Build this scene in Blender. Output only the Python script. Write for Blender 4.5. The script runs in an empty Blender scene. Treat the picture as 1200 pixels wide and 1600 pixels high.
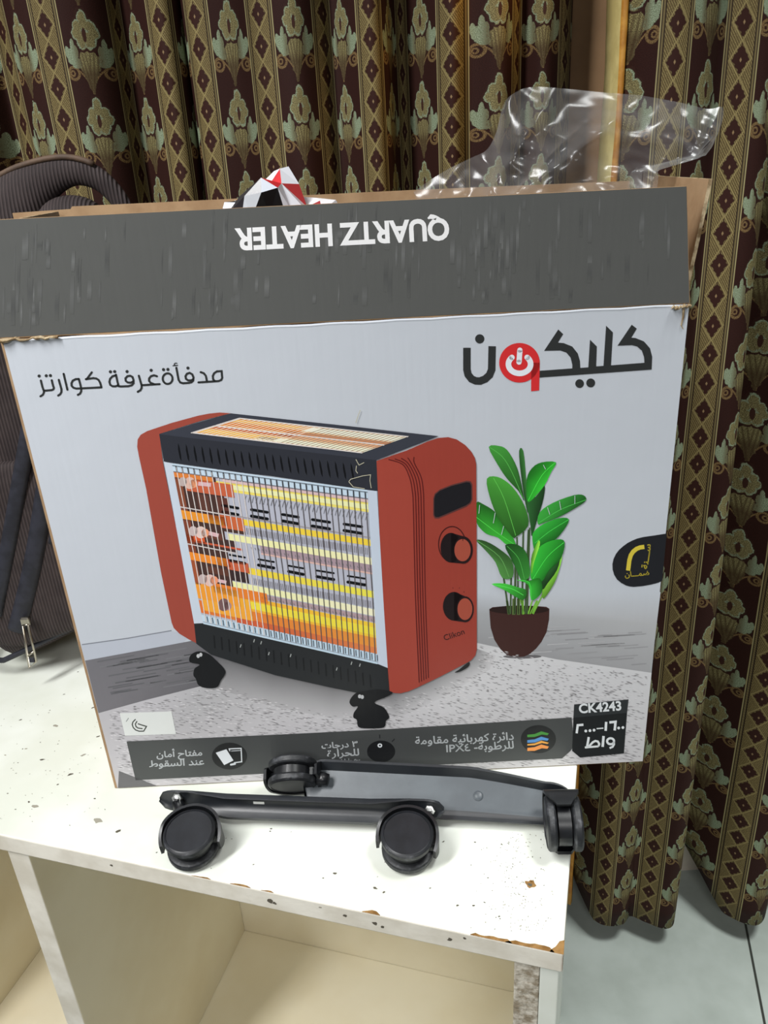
import bpy, bmesh, math, random
from math import sin, cos, pi, sqrt, atan2, floor
from mathutils import Vector, Matrix, noise

scene = bpy.context.scene
COL = scene.collection
random.seed(7)

# ------------------------------------------------------------------ camera, world, lights, exposure
FPX, PITCH, ROLL, CAMH = 1200.0, 0.419, -0.059, 0.631
_fw = Vector((0, cos(PITCH), -sin(PITCH)))
_rt = Vector((1, 0, 0))
_up = _rt.cross(_fw)
_R = cos(ROLL) * _rt + sin(ROLL) * _up
_U = -sin(ROLL) * _rt + cos(ROLL) * _up
CAMP = Vector((0, 0, CAMH))
cam_d = bpy.data.cameras.new('camera')
cam = bpy.data.objects.new('camera', cam_d)
COL.objects.link(cam)
cam.matrix_world = Matrix(((_R.x, _U.x, -_fw.x, 0), (_R.y, _U.y, -_fw.y, 0), (_R.z, _U.z, -_fw.z, CAMH), (0, 0, 0, 1)))
cam_d.sensor_fit = 'VERTICAL'
cam_d.sensor_height = 24.0
cam_d.sensor_width = 18.0
cam_d.lens = FPX / 1600 * 24.0
cam_d.clip_start = 0.02
scene.camera = cam

world = bpy.data.worlds.new('world')
scene.world = world
world.use_nodes = True
wb = world.node_tree.nodes['Background']
wb.inputs[0].default_value = (0.98, 0.98, 1.0, 1)
wb.inputs[1].default_value = 0.14


def area_light(name, loc, target, sx, sy, power, col):
    d = bpy.data.lights.new(name, 'AREA')
    d.shape = 'RECTANGLE'
    d.size, d.size_y = sx, sy
    d.energy = power
    d.color = col
    o = bpy.data.objects.new(name, d)
    COL.objects.link(o)
    o.location = loc
    o.rotation_euler = (Vector(target) - Vector(loc)).to_track_quat('-Z', 'Y').to_euler()
    return o


area_light('ceiling_tube_light', (-1.05, -0.1, 1.85), (-0.30, 0.75, 0.25), 0.25, 1.2, 14.5, (1.0, 1.0, 1.0)).data.spread = 1.33
area_light('front_fill_light', (-0.15, -1.35, 1.55), (-0.15, 0.55, -0.45), 0.9, 0.3, 5.0, (1.0, 0.99, 0.97)).data.spread = 1.35  # added fill from behind the camera, brightens the shelf compartments
area_light('ceiling_panel_light', (0.85, 0.35, 2.1), (0.66, 0.60, -0.6), 0.5, 0.5, 7, (0.98, 1.0, 0.98)).data.spread = 0.85
wl = bpy.data.lights.new('warm_gap_light', 'SPOT')
wl.energy = 4.0
wl.color = (1.0, 0.55, 0.16)
wl.spot_size = 0.8
wl.spot_blend = 0.8
wl.shadow_soft_size = 0.05
wlo = bpy.data.objects.new('warm_gap_light', wl)
COL.objects.link(wlo)
wlo.location = (0.29, 1.06, 1.02)
wlo.rotation_euler = (Vector((0.135, 1.17, 0.78)) - Vector((0.29, 1.06, 1.02))).to_track_quat('-Z', 'Y').to_euler()

scene.view_settings.view_transform = 'Standard'
scene.view_settings.look = 'None'
scene.view_settings.exposure = -0.30
scene.view_settings.gamma = 1.0
scene.view_settings.use_curve_mapping = False


# ------------------------------------------------------------------ pixel -> place
def ray(px, py):
    return _R * ((px - 600) / FPX) - _U * ((py - 800) / FPX) + _fw


def at_y(px, py, y):
    d = ray(px, py)
    return CAMP + d * (y / d.y)


def at_z(px, py, z):
    d = ray(px, py)
    return CAMP + d * ((z - CAMH) / d.z)


# ------------------------------------------------------------------ colours
def s2l(c):
    c = c / 255.0
    return c / 12.92 if c <= 0.04045 else ((c + 0.055) / 1.055) ** 2.4


def rgb(r, g, b, k=1.0):
    return tuple(min(0.88, s2l(v) * k) for v in (r, g, b)) + (1.0,)


KP = 1.16          # a printed colour as the photo shows it -> its reflectance


def pr(r, g, b):
    return rgb(r, g, b, KP)


# ------------------------------------------------------------------ materials
def mat(name, col=(0.5, 0.5, 0.5, 1), rough=0.5, metal=0.0, spec=0.5):
    m = bpy.data.materials.new(name)
    m.use_nodes = True
    b = m.node_tree.nodes['Principled BSDF']
    b.inputs['Base Color'].default_value = col
    b.inputs['Roughness'].default_value = rough
    b.inputs['Metallic'].default_value = metal
    b.inputs['Specular IOR Level'].default_value = spec
    return m


class E:
    """A scalar socket with arithmetic, so a pattern can be written as a formula."""
    nt = None

    def __init__(self, s):
        self.s = s

    @staticmethod
    def op(kind, *a):
        n = E.nt.nodes.new('ShaderNodeMath')
        n.operation = kind
        for i, v in enumerate(a):
            if isinstance(v, E):
                E.nt.links.new(v.s, n.inputs[i])
            else:
                n.inputs[i].default_value = float(v)
        return E(n.outputs[0])

    def __add__(s, o): return E.op('ADD', s, o)
    def __radd__(s, o): return E.op('ADD', o, s)
    def __sub__(s, o): return E.op('SUBTRACT', s, o)
    def __rsub__(s, o): return E.op('SUBTRACT', o, s)
    def __mul__(s, o): return E.op('MULTIPLY', s, o)
    def __rmul__(s, o): return E.op('MULTIPLY', o, s)
    def __truediv__(s, o): return E.op('DIVIDE', s, o)
    def lt(s, o): return E.op('LESS_THAN', s, o)
    def gt(s, o): return E.op('GREATER_THAN', s, o)
    def abs(s): return E.op('ABSOLUTE', s)
    def frac(s): return E.op('FRACT', s)
    def sin(s): return E.op('SINE', s)
    def sqrt(s): return E.op('SQRT', s)
    def max(s, o): return E.op('MAXIMUM', s, o)
    def min(s, o): return E.op('MINIMUM', s, o)

    def step(s, a, b):
        """0 below a, 1 above b"""
        n = E.nt.nodes.new('ShaderNodeMapRange')
        n.interpolation_type = 'SMOOTHSTEP'
        E.nt.links.new(s.s, n.inputs[0])
        n.inputs[1].default_value, n.inputs[2].default_value = a, b
        return E(n.outputs[0])


def mixc(nt, fac, a, b):
    n = nt.nodes.new('ShaderNodeMix')
    n.data_type = 'RGBA'
    if isinstance(fac, E):
        nt.links.new(fac.s, n.inputs[0])
    else:
        n.inputs[0].default_value = fac
    for i, v in ((6, a), (7, b)):
        if isinstance(v, tuple):
            n.inputs[i].default_value = v
        else:
            nt.links.new(v, n.inputs[i])
    return n.outputs[2]


def noise_tex(nt, scale, detail=3, coord=None, rough=0.55):
    n = nt.nodes.new('ShaderNodeTexNoise')
    n.inputs['Scale'].default_value = scale
    n.inputs['Detail'].default_value = detail
    n.inputs['Roughness'].default_value = rough
    if coord is None:
        c = nt.nodes.new('ShaderNodeTexCoord')
        coord = c.outputs['Object']
    nt.links.new(coord, n.inputs['Vector'])
    return n


def bump(nt, height, strength, dist=0.002):
    b = nt.nodes.new('ShaderNodeBump')
    b.inputs['Strength'].default_value = strength
    b.inputs['Distance'].default_value = dist
    nt.links.new(height, b.inputs['Height'])
    nt.links.new(b.outputs[0], nt.nodes['Principled BSDF'].inputs['Normal'])


def noisy(name, c1, c2, scale, rough=0.6, bstr=0.2, bdist=0.001, lo=0.35, hi=0.65, spec=0.4, detail=4, bscale=None):
    m = mat(name, c1, rough, 0, spec)
    nt = m.node_tree
    E.nt = nt
    n = noise_tex(nt, scale, detail)
    f = E(n.outputs[0]).step(lo, hi)
    nt.links.new(mixc(nt, f, c1, c2), nt.nodes['Principled BSDF'].inputs['Base Color'])
    if bstr:
        n2 = noise_tex(nt, bscale or scale * 4, 3)
        bump(nt, n2.outputs[0], bstr, bdist)
    return m


M = {}
M['kraft'] = noisy('kraft_cardboard', rgb(168, 140, 108), rgb(150, 122, 92), 30, 0.85, 0.15, spec=0.15)
M['kraft_edge'] = noisy('torn_cardboard', rgb(190, 172, 140), rgb(120, 98, 70), 120, 0.9, 0.4, spec=0.1)
M['white_wood'] = noisy('white_painted_board', rgb(226, 230, 222), rgb(214, 218, 206), 7, 0.42, 0.12, 0.0008, spec=0.4, bscale=60)
M['white_edge'] = noisy('painted_board_edge', rgb(228, 224, 212), rgb(205, 199, 184), 14, 0.6, 0.4, 0.001, spec=0.3, bscale=90)
M['inside_wood'] = noisy('cream_inside_board', rgb(232, 224, 200), rgb(222, 211, 182), 4, 0.5, 0.05, spec=0.3)
M['chipboard'] = noisy('raw_chipboard', rgb(206, 200, 186), rgb(140, 128, 108), 140, 0.85, 0.9, 0.002, 0.3, 0.7, spec=0.2, bscale=130)
M['bare_wood'] = noisy('bare_brown_wood', rgb(150, 116, 72), rgb(116, 84, 46), 90, 0.85, 0.5, spec=0.1)
M['chip_dark'] = mat('dark_paint_chip', rgb(84, 78, 66), 0.8)
M['chip_grey'] = mat('grey_paint_chip', rgb(150, 146, 132), 0.8)
M['black_plastic'] = noisy('black_plastic', rgb(20, 22, 26), rgb(28, 30, 35), 60, 0.42, 0.08, 0.0005, spec=0.4)
M['worn_plastic'] = noisy('worn_black_plastic', rgb(28, 30, 33), rgb(80, 82, 86), 110, 0.5, 0.3, 0.0006, 0.5, 0.78, spec=0.5)
M['hood_plastic'] = noisy('hood_plastic', rgb(15, 16, 19), rgb(22, 24, 27), 60, 0.38, 0.05, spec=0.5)
M['bar_paint'] = noisy('dark_painted_steel', rgb(30, 33, 37), rgb(38, 41, 45), 30, 0.38, 0.12, 0.0006, spec=0.5, bscale=200)
M['bar_grey'] = noisy('slate_painted_steel', rgb(66, 72, 77), rgb(76, 83, 88), 24, 0.42, 0.1, 0.0006, spec=0.5, bscale=160)
M['steel'] = mat('zinc_steel', rgb(190, 192, 190), 0.28, 1.0)
M['bag_cloth'] = None
M['bag_trim'] = noisy('bag_piping', rgb(30, 31, 38), rgb(40, 41, 50), 80, 0.6, 0.2)
M['lining'] = noisy('gold_satin_lining', rgb(206, 150, 62), rgb(176, 118, 40), 60, 0.5, 0.3, 0.002, spec=0.4, bscale=40)
M['pale_lining'] = noisy('pale_lining', rgb(222, 206, 140), rgb(190, 172, 110), 20, 0.6, 0.2, 0.002)
M['jamb'] = noisy('beige_jamb', rgb(176, 140, 102), rgb(160, 126, 92), 10, 0.7, 0.1)
M['wall'] = noisy('wall_paint', rgb(206, 196, 182), rgb(194, 184, 170), 6, 0.8, 0.1)
M['dark_strip'] = mat('dark_gap_strip', rgb(40, 34, 30), 0.7)


def carton_print_mat():
    m = mat('carton_print', (0.8, 0.8, 0.8, 1), 0.36, 0, 0.32)
    nt = m.node_tree
    a = nt.nodes.new('ShaderNodeVertexColor')
    a.layer_name = 'Col'
    nt.links.new(a.outputs[0], nt.nodes['Principled BSDF'].inputs['Base Color'])
    E.nt = nt
    tc = nt.nodes.new('ShaderNodeTexCoord')
    sep = nt.nodes.new('ShaderNodeSeparateXYZ')
    nt.links.new(tc.outputs['Object'], sep.inputs[0])
    x = E(sep.outputs[0])
    mp = nt.nodes.new('ShaderNodeMapping')
    mp.inputs['Scale'].default_value = (60, 60, 4)
    nt.links.new(tc.outputs['Object'], mp.inputs[0])
    n = noise_tex(nt, 1.0, 4, mp.outputs[0])
    n2 = noise_tex(nt, 9.0, 3, tc.outputs['Object'])
    h = (x * (2 * pi / 0.0072)).sin() * 0.018 + E(n.outputs[0]) * 0.5 + E(n2.outputs[0]) * 1.6
    bump(nt, h.s, 0.35, 0.0016)
    return m


M['print'] = carton_print_mat()


def bag_mat():
    m = mat('ribbed_brown_cloth', rgb(64, 56, 54), 0.75, 0, 0.3)
    nt = m.node_tree
    E.nt = nt
    tc = nt.nodes.new('ShaderNodeTexCoord')
    sep = nt.nodes.new('ShaderNodeSeparateXYZ')
    nt.links.new(tc.outputs['Object'], sep.inputs[0])
    w = (E(sep.outputs[0]) * (2 * pi / 0.0042)).sin()
    n = noise_tex(nt, 40, 3, tc.outputs['Object'])
    f = (w * 0.25 + E(n.outputs[0])).step(0.2, 0.85)
    nt.links.new(mixc(nt, f, rgb(44, 37, 37), rgb(66, 57, 56)), nt.nodes['Principled BSDF'].inputs['Base Color'])
    bump(nt, w.s, 0.5, 0.0012)
    return m


M['bag_cloth'] = bag_mat()


def floor_mat():
    m = mat('grey_floor_tile', rgb(176, 182, 176), 0.3, 0, 0.4)
    nt = m.node_tree
    E.nt = nt
    tc = nt.nodes.new('ShaderNodeTexCoord')
    sep = nt.nodes.new('ShaderNodeSeparateXYZ')
    nt.links.new(tc.outputs['Object'], sep.inputs[0])
    x, y = E(sep.outputs[0]), E(sep.outputs[1])
    u = (x - TILE0[0]) * 0.963 + (y - TILE0[1]) * -0.268
    v = (x - TILE0[0]) * 0.268 + (y - TILE0[1]) * 0.963 + 0.33
    du = ((u / 0.6 + 0.5).frac() - 0.5).abs() * 0.6
    dv = ((v / 0.6 + 0.5).frac() - 0.5).abs() * 0.6
    g = du.min(dv)
    n = noise_tex(nt, 9, 4, tc.outputs['Object'])
    base = mixc(nt, E(n.outputs[0]).step(0.3, 0.7), rgb(150, 158, 152), rgb(166, 174, 169))
    nt.links.new(mixc(nt, g.step(0.0016, 0.0026), rgb(52, 54, 50), base), nt.nodes['Principled BSDF'].inputs['Base Color'])
    return m


FLOORZ = -0.665
_t = at_z(1165, 1445, FLOORZ)
TILE0 = (_t.x, _t.y)
M['floor'] = floor_mat()


def curtain_mat():
    """Woven damask: brown columns with leaf motifs between gold guilloche stripes; UV in pattern repeats."""
    m = mat('damask_curtain', (0.05, 0.03, 0.02, 1), 0.7, 0, 0.15)
    nt = m.node_tree
    E.nt = nt
    uvn = nt.nodes.new('ShaderNodeUVMap')
    uvn.uv_map = 'UVMap'
    sep = nt.nodes.new('ShaderNodeSeparateXYZ')
    nt.links.new(uvn.outputs[0], sep.inputs[0])
    u, v = E(sep.outputs[0]), E(sep.outputs[1])
    wob = noise_tex(nt, 17, 3, uvn.outputs[0])
    fine = noise_tex(nt, 120, 2, uvn.outputs[0])
    nf = E(fine.outputs[0])
    edge = (E(wob.outputs[0]) - 0.5) * 0.75 + (nf - 0.5) * 0.25
    p = (u + 0.5).frac() - 0.5
    X = p.abs() * 530.0                       # motif drawn in units of 1/568 of its repeat
    Y = (1.0 - v.frac()) * 568.0 - 14.0

    def ell(cx, cy, rx, ry):
        a = (X - cx) / rx
        b = (Y - cy) / ry
        return (a * a + b * b).sqrt() - 1.0

    top = ell(0, 66, 30, 72).min(ell(36, 104, 30, 44)).min(ell(50, 148, 32, 42)).min(ell(24, 188, 36, 62))
    side = ell(106, 292, 36, 54).min(ell(92, 232, 15, 52)).min(ell(132, 268, 17, 42)).min(ell(72, 268, 14, 42)).min(ell(80, 334, 34, 36))
    body = (X - ((548.0 - Y) * 0.31).min((Y - 205.0) * 0.62)).max(Y - 540.0) / 50.0
    hole = ell(0, 158, 13, 46)
    vein = ell(0, 150, 30, 85)
    ring = (ell(112, 402, 36, 40).abs() - 0.20).min(ell(0, 0, 1, 1) * 0 + 9)
    ring_in = (ell(120, 402, 14, 16).abs() - 0.35)
    arc = ((X - (540.0 - Y) * (540.0 - Y) * 0.0031).abs() - 6.0).max(Y - 540.0).max(385.0 - Y) / 24.0
    leafm = 1.0 - (top + edge).step(-0.06, 0.06)
    outl = 1.0 - ((top + edge + 0.10).abs() - 0.10).step(-0.04, 0.05)
    sidem = 1.0 - (side + edge).step(-0.06, 0.06)
    bodym = 1.0 - (body + edge * 1.2).step(-0.08, 0.1)
    scroll = 1.0 - ring.min(ring_in).min(arc).step(-0.05, 0.1)
    inm = 1.0 - p.abs().step(0.282, 0.284)

    brown = mixc(nt, nf.step(0.3, 0.8), rgb(38, 19, 15), rgb(58, 31, 25))
    mint = mixc(nt, nf.step(0.35, 0.7), rgb(92, 100, 74), rgb(168, 184, 156))
    goldg = mixc(nt, nf.step(0.35, 0.66), rgb(60, 50, 30), rgb(158, 150, 104))
    gold = mixc(nt, nf.step(0.35, 0.66), rgb(78, 66, 40), rgb(160, 146, 98))
    c = mixc(nt, scroll * nf.step(0.36, 0.6) * 0.8, brown, rgb(150, 124, 80))
    c = mixc(nt, bodym, c, goldg)
    c = mixc(nt, bodym * Y.step(330, 420) * nf.step(0.4, 0.6), c, rgb(62, 38, 26))
    c = mixc(nt, sidem, c, mint)
    c = mixc(nt, sidem * (1.0 - X.step(62, 105)) * nf.step(0.42, 0.58), c, rgb(92, 70, 40))
    ray_ = ((X * 0.30 + Y * 0.035).sin()).step(-0.2, 0.5) * bodym * Y.step(230, 300)
    c = mixc(nt, ray_ * 0.55, c, rgb(64, 46, 30))
    gap = 1.0 - ((top + edge * 0.6 - 0.20).abs()).step(0.09, 0.15)
    c = mixc(nt, gap, c, rgb(52, 30, 24))
    c = mixc(nt, leafm, c, goldg)
    c = mixc(nt, outl, c, mint)
    c = mixc(nt, (1.0 - (hole + edge).step(-0.1, 0.1)), c, rgb(62, 38, 30))
    c = mixc(nt, (1.0 - ((vein + edge).abs() - 0.07).step(0.0, 0.08)) * leafm * 0.4, c, rgb(96, 86, 58))
    # the stripe between two motif columns
    q = u.frac() - 0.5
    qa = q.abs()
    vv = (v * 2.78).frac() - 0.5
    ser = ((vv * 40.0).sin()) * 0.012
    dia = qa * 9.0 + vv.abs() * 2.35 + ser * 6.0
    diam = 1.0 - dia.step(0.92, 1.04)
    dot = 1.0 - (qa * 60.0 + (vv + 0.02).abs() * 13.0).step(0.7, 1.1)
    hatch = ((q * 34.0 + v * 22.0).frac() - 0.5).abs().step(0.16, 0.3)
    net = 1.0 - ((qa * 9.0 + vv.abs() * 2.35 - 1.22).abs() - 0.05).step(0.0, 0.06)
    sc = mixc(nt, hatch * 0.75, gold, rgb(74, 56, 34))
    sc = mixc(nt, net * 0.7, sc, rgb(150, 136, 90))
    sc = mixc(nt, diam, sc, rgb(52, 28, 22))
    sc = mixc(nt, dot, sc, rgb(140, 116, 84))
    # borders of the stripe
    cord = ((qa * 70.0 + v * 60.0).frac() - 0.5).abs().step(0.12, 0.3)
    bc = mixc(nt, qa.step(0.150, 0.154), sc, rgb(38, 26, 22))
    bc = mixc(nt, qa.step(0.164, 0.168), bc, mixc(nt, cord, rgb(150, 136, 92), rgb(64, 50, 34)))
    bc = mixc(nt, qa.step(0.188, 0.192), bc, rgb(40, 28, 24))
    bc = mixc(nt, qa.step(0.200, 0.203), bc, rgb(156, 146, 104))
    c = mixc(nt, inm, bc, c)
    bs = nt.nodes['Principled BSDF']
    nt.links.new(c, bs.inputs['Base Color'])
    bs.inputs['Sheen Weight'].default_value = 0.0
    hgt = (leafm + sidem + bodym).min(1.0) * inm + nf * 0.3
    bump(nt, hgt.s, 0.25, 0.001)
    return m


M['curtain'] = curtain_mat()


def film_mat():
    m = bpy.data.materials.new('clear_plastic_film')
    m.use_nodes = True
    nt = m.node_tree
    nt.nodes.clear()
    out = nt.nodes.new('ShaderNodeOutputMaterial')
    tr = nt.nodes.new('ShaderNodeBsdfTransparent')
    tr.inputs[0].default_value = (0.96, 0.965, 0.97, 1)
    gl = nt.nodes.new('ShaderNodeBsdfGlossy')
    gl.inputs['Roughness'].default_value = 0.2
    gl.inputs[0].default_value = (1, 1, 1, 1)
    df = nt.nodes.new('ShaderNodeBsdfTranslucent')
    df.inputs[0].default_value = (0.8, 0.82, 0.84, 1)
    d2 = nt.nodes.new('ShaderNodeBsdfDiffuse')
    d2.inputs[0].default_value = (0.8, 0.82, 0.84, 1)
    lw = nt.nodes.new('ShaderNodeLayerWeight')
    lw.inputs[0].default_value = 0.35
    E.nt = nt
    fr = E(lw.outputs['Fresnel'])
    fc = E(lw.outputs['Facing'])
    mx0 = nt.nodes.new('ShaderNodeMixShader')
    mx0.inputs[0].default_value = 0.6
    nt.links.new(df.outputs[0], mx0.inputs[1])
    nt.links.new(d2.outputs[0], mx0.inputs[2])
    mx1 = nt.nodes.new('ShaderNodeMixShader')
    f1 = fc * fc * 0.36 + 0.055
    nt.links.new(f1.s, mx1.inputs[0])
    nt.links.new(tr.outputs[0], mx1.inputs[1])
    nt.links.new(mx0.outputs[0], mx1.inputs[2])
    mx2 = nt.nodes.new('ShaderNodeMixShader')
    f2 = (fr * 0.32 + 0.006).min(0.5)
    nt.links.new(f2.s, mx2.inputs[0])
    nt.links.new(mx1.outputs[0], mx2.inputs[1])
    nt.links.new(gl.outputs[0], mx2.inputs[2])
    nt.links.new(mx2.outputs[0], out.inputs[0])
    return m


M['film'] = film_mat()


# ------------------------------------------------------------------ object helpers
def link(name, me, parent=None, mats=()):
    o = bpy.data.objects.new(name, me)
    COL.objects.link(o)
    for x in mats:
        me.materials.append(x)
    if parent is not None:
        o.parent = parent
    return o


def pymesh(name, verts, faces, mats, parent=None, smooth=False, fm=None):
    me = bpy.data.meshes.new(name)
    me.from_pydata([tuple(v) for v in verts], [], faces)
    if smooth:
        me.polygons.foreach_set('use_smooth', [True] * len(me.polygons))
    if fm:
        me.polygons.foreach_set('material_index', fm)
    me.validate()
    me.update()
    return link(name, me, parent, mats if isinstance(mats, (list, tuple)) else [mats])


def bmobj(name, bm, mats, parent=None, smooth=False):
    me = bpy.data.meshes.new(name)
    bmesh.ops.recalc_face_normals(bm, faces=bm.faces[:])
    bm.to_mesh(me)
    bm.free()
    if smooth:
        me.polygons.foreach_set('use_smooth', [True] * len(me.polygons))
    return link(name, me, parent, mats if isinstance(mats, (list, tuple)) else [mats])


def empty(name, loc, rz=0.0, rot=None):
    o = bpy.data.objects.new(name, None)
    COL.objects.link(o)
    o.empty_display_size = 0.05
    o.location = loc
    o.rotation_euler = rot if rot else (0, 0, rz)
    return o


def tag(o, label, cat, group=None):
    o['label'] = label
    o['category'] = cat
    if group:
        o['group'] = group
    return o


def struct(o):
    o['kind'] = 'structure'
    return o


def add_box(bm, x0, x1, y0, y1, z0, z1, bev=0.0, mi=0):
    vs = [bm.verts.new((x, y, z)) for x in (x0, x1) for y in (y0, y1) for z in (z0, z1)]
    fs = []
    for ids in ((0, 1, 3, 2), (4, 6, 7, 5), (0, 4, 5, 1), (2, 3, 7, 6), (0, 2, 6, 4), (1, 5, 7, 3)):
        f = bm.faces.new([vs[i] for i in ids])
        f.material_index = mi
        fs.append(f)
    if bev:
        es = list({e for f in fs for e in f.edges})
        bmesh.ops.bevel(bm, geom=es, offset=bev, segments=2, affect='EDGES', profile=0.5)


def box(name, x0, x1, y0, y1, z0, z1, m, parent=None, bev=0.0):
    bm = bmesh.new()
    add_box(bm, x0, x1, y0, y1, z0, z1, bev)
    return bmobj(name, bm, m, parent)


def frame_from(axis):
    a = Vector(axis).normalized()
    t = Vector((0, 0, 1)) if abs(a.z) < 0.9 else Vector((1, 0, 0))
    e1 = a.cross(t).normalized()
    return e1, a.cross(e1).normalized(), a


def add_tube(bm, pts, radii, n=12, squash=None, caps=True):
    """A tube through pts; radii one number or one per point; squash = (axis vector, factor)."""
    pts = [Vector(p) for p in pts]
    if not isinstance(radii, (list, tuple)):
        radii = [radii] * len(pts)
    rings = []
    e1 = None
    for i, p in enumerate(pts):
        d = (pts[min(i + 1, len(pts) - 1)] - pts[max(i - 1, 0)]).normalized()
        if e1 is None:
            e1, e2, _ = frame_from(d)
        else:
            e1 = (e1 - d * e1.dot(d)).normalized()
            e2 = d.cross(e1)
        r = []
        for k in range(n):
            a = 2 * pi * k / n
            o = (e1 * cos(a) + e2 * sin(a)) * radii[i]
            if squash:
                ax = Vector(squash[0]).normalized()
                o = o - ax * o.dot(ax) * (1 - squash[1])
            r.append(bm.verts.new(p + o))
        rings.append(r)
    for a, b in zip(rings, rings[1:]):
        for k in range(n):
            bm.faces.new((a[k], a[(k + 1) % n], b[(k + 1) % n], b[k]))
    if caps:
        bm.faces.new(rings[0])
        bm.faces.new(rings[-1][::-1])


def add_lathe(bm, prof, origin, axis, n=40, mi=None):
    """prof = [(radius, height)...] spun about axis through origin; closed at both ends."""
    e1, e2, a = frame_from(axis)
    o = Vector(origin)
    rings = []
    for r, h in prof:
        if r < 1e-6:
            rings.append([bm.verts.new(o + a * h)])
        else:
            rings.append([bm.verts.new(o + a * h + (e1 * cos(2 * pi * k / n) + e2 * sin(2 * pi * k / n)) * r) for k in range(n)])
    for j, (p, q) in enumerate(zip(rings, rings[1:])):
        for k in range(n):
            k2 = (k + 1) % n
            if len(p) == 1 and len(q) == 1:
                continue
            if len(p) == 1:
                f = bm.faces.new((p[0], q[k2], q[k]))
            elif len(q) == 1:
                f = bm.faces.new((p[k], p[k2], q[0]))
            else:
                f = bm.faces.new((p[k], p[k2], q[k2], q[k]))
            if mi:
                f.material_index = mi[j]


def smooth_path(ctrl, n):
    """Catmull-Rom through the control tuples, n samples per span."""
    out = []
    m = len(ctrl)
    for i in range(m - 1):
        p0, p1, p2, p3 = ctrl[max(i - 1, 0)], ctrl[i], ctrl[i + 1], ctrl[min(i + 2, m - 1)]
        for k in range(n):
            t = k / n
            out.append(tuple(0.5 * (2 * b + (c - a) * t + (2 * a - 5 * b + 4 * c - d) * t * t + (3 * b - a - 3 * c + d) * t ** 3)
                             for a, b, c, d in zip(p0, p1, p2, p3)))
    out.append(tuple(ctrl[-1]))
    return out


def weighted(o, angle=0.6):
    me = o.data
    me.polygons.foreach_set('use_smooth', [True] * len(me.polygons))
    me.set_sharp_from_angle(angle=angle)
    return o


# ------------------------------------------------------------------ the room
WALLY = 1.28
struct(box('floor', -1.6, 1.6, -1.2, 1.6, FLOORZ - 0.05, FLOORZ, M['floor']))
struct(box('wall_back', -1.6, 1.6, WALLY, WALLY + 0.08, FLOORZ, 1.9, M['wall']))
struct(box('wall_pillar', 0.45, 1.6, 1.085, WALLY, FLOORZ, 1.9, M['wall']))
jx0, jx1 = at_y(893, 150, 1.24).x, at_y(950, 150, 1.24).x
struct(box('trim_1', jx0 - 0.03, jx1, 1.235, WALLY, FLOORZ, 1.9, M['jamb'], None, 0.002))
struct(box('trim_2', jx1, jx1 + 0.010, 1.225, WALLY, FLOORZ, 1.9, M['dark_strip']))  # dark strip along the right side of the beige board


# ------------------------------------------------------------------ curtains
VPER = 0.1


def make_curtain(name, ctrl, yref, row, ztop, hem, v0, nx=10, nz=46, flare=0.0, mats=None, turn=0.0):
    """ctrl = (pixel x at the row, pattern column, depth offset); the folds run straight down."""
    pts = [(at_y(px, row, yref).x, yref + dy, u) for px, u, dy in ctrl]
    line = smooth_path(pts, nx)
    xm = sum(p[0] for p in line) / len(line)
    verts, uvs, faces = [], [], []
    n = len(line)
    for j in range(nz + 1):
        t = j / nz
        for i, (x, y, u) in enumerate(line):
            zb = hem(x, y)
            z = ztop + (zb - ztop) * t
            k = 1.0 + flare * t
            w = noise.noise(Vector((x * 9.0, z * 2.2, 3.1))) * 0.006 + noise.noise(Vector((x * 30.0, z * 5, 9.1))) * 0.0016
            yy = yref + (y - yref) * k + w + turn * max(0, z - .1) * max(0, x - .33)
            verts.append((x + noise.noise(Vector((x * 4, z * 1.5, 7.7))) * 0.004, min(yy, 1.079) if turn else yy, z))
            uvs.append((u, (z - v0) / VPER + 40))
    for j in range(nz):
        for i in range(n - 1):
            a = j * n + i
            faces.append((a, a + n, a + n + 1, a + 1))
    o = pymesh(name, verts, faces, mats or M['curtain'], None, True)
    uvl = o.data.uv_layers.new(name='UVMap')
    for lp in o.data.loops:
        uvl.data[lp.index].uv = uvs[lp.vertex_index]
    so = o.modifiers.new('cloth_thickness', 'SOLIDIFY')
    so.thickness = 0.0016
    so.offset = 1
    return o


YL = 1.18
left_ctrl = [(-560, -6.6, .02), (-520, -6, -.018), (-475, -5.5, -.02), (-440, -5.1, .03), (-400, -4.5, .0), (-350, -4, -.022), (-305, -3.5, -.01), (-285, -3.1, .035), (-255, -2.7, .03), (-225, -2.4, -.01), (-170, -2, -.022), (-118, -1.6, -.01), (-90, -1.4, .02), (-40, -1.0, -.02), (-5, -.75, .03), (22, -.5, .01), (55, 0, -.012), (100, .5, -.022), (152, 1, -.014),
             (180, 1.25, .012), (190, 1.6, .045), (204, 1.84, .042), (224, 2.05, .022), (268, 2.5, -.012), (288, 2.75, .0), (295, 3.0, .026), (302, 3.22, .006),
             (324, 3.5, -.02), (373, 4, -.018), (418, 4.5, -.008), (471, 5, -.022), (508, 5.42, .004), (520, 5.62, .022), (543, 6.02, .016),
             (585, 6.5, -.022), (606, 6.78, -.004), (618, 7.1, .03), (640, 7.6, .046), (666, 8.0, .024), (706, 8.5, -.022), (736, 8.72, -.004),
             (778, 9, -.024), (806, 9.45, -.002), (818, 9.7, .018), (846, 10, -.012), (874, 10.36, .0), (886, 10.6, .012), (896, 10.8, .03)]
v0l = at_y(474, 133, YL).z
cl = make_curtain('curtain', left_ctrl, YL, 150, 1.15, lambda x, y: FLOORZ + 0.03 + (y - YL) * 0.2, v0l)
tag(cl, 'maroun and gold damask curtain'.replace('maroun', 'maroon') + ' hanging behind the carton, left of the pale gap', 'curtain', 'damask curtains')

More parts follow.
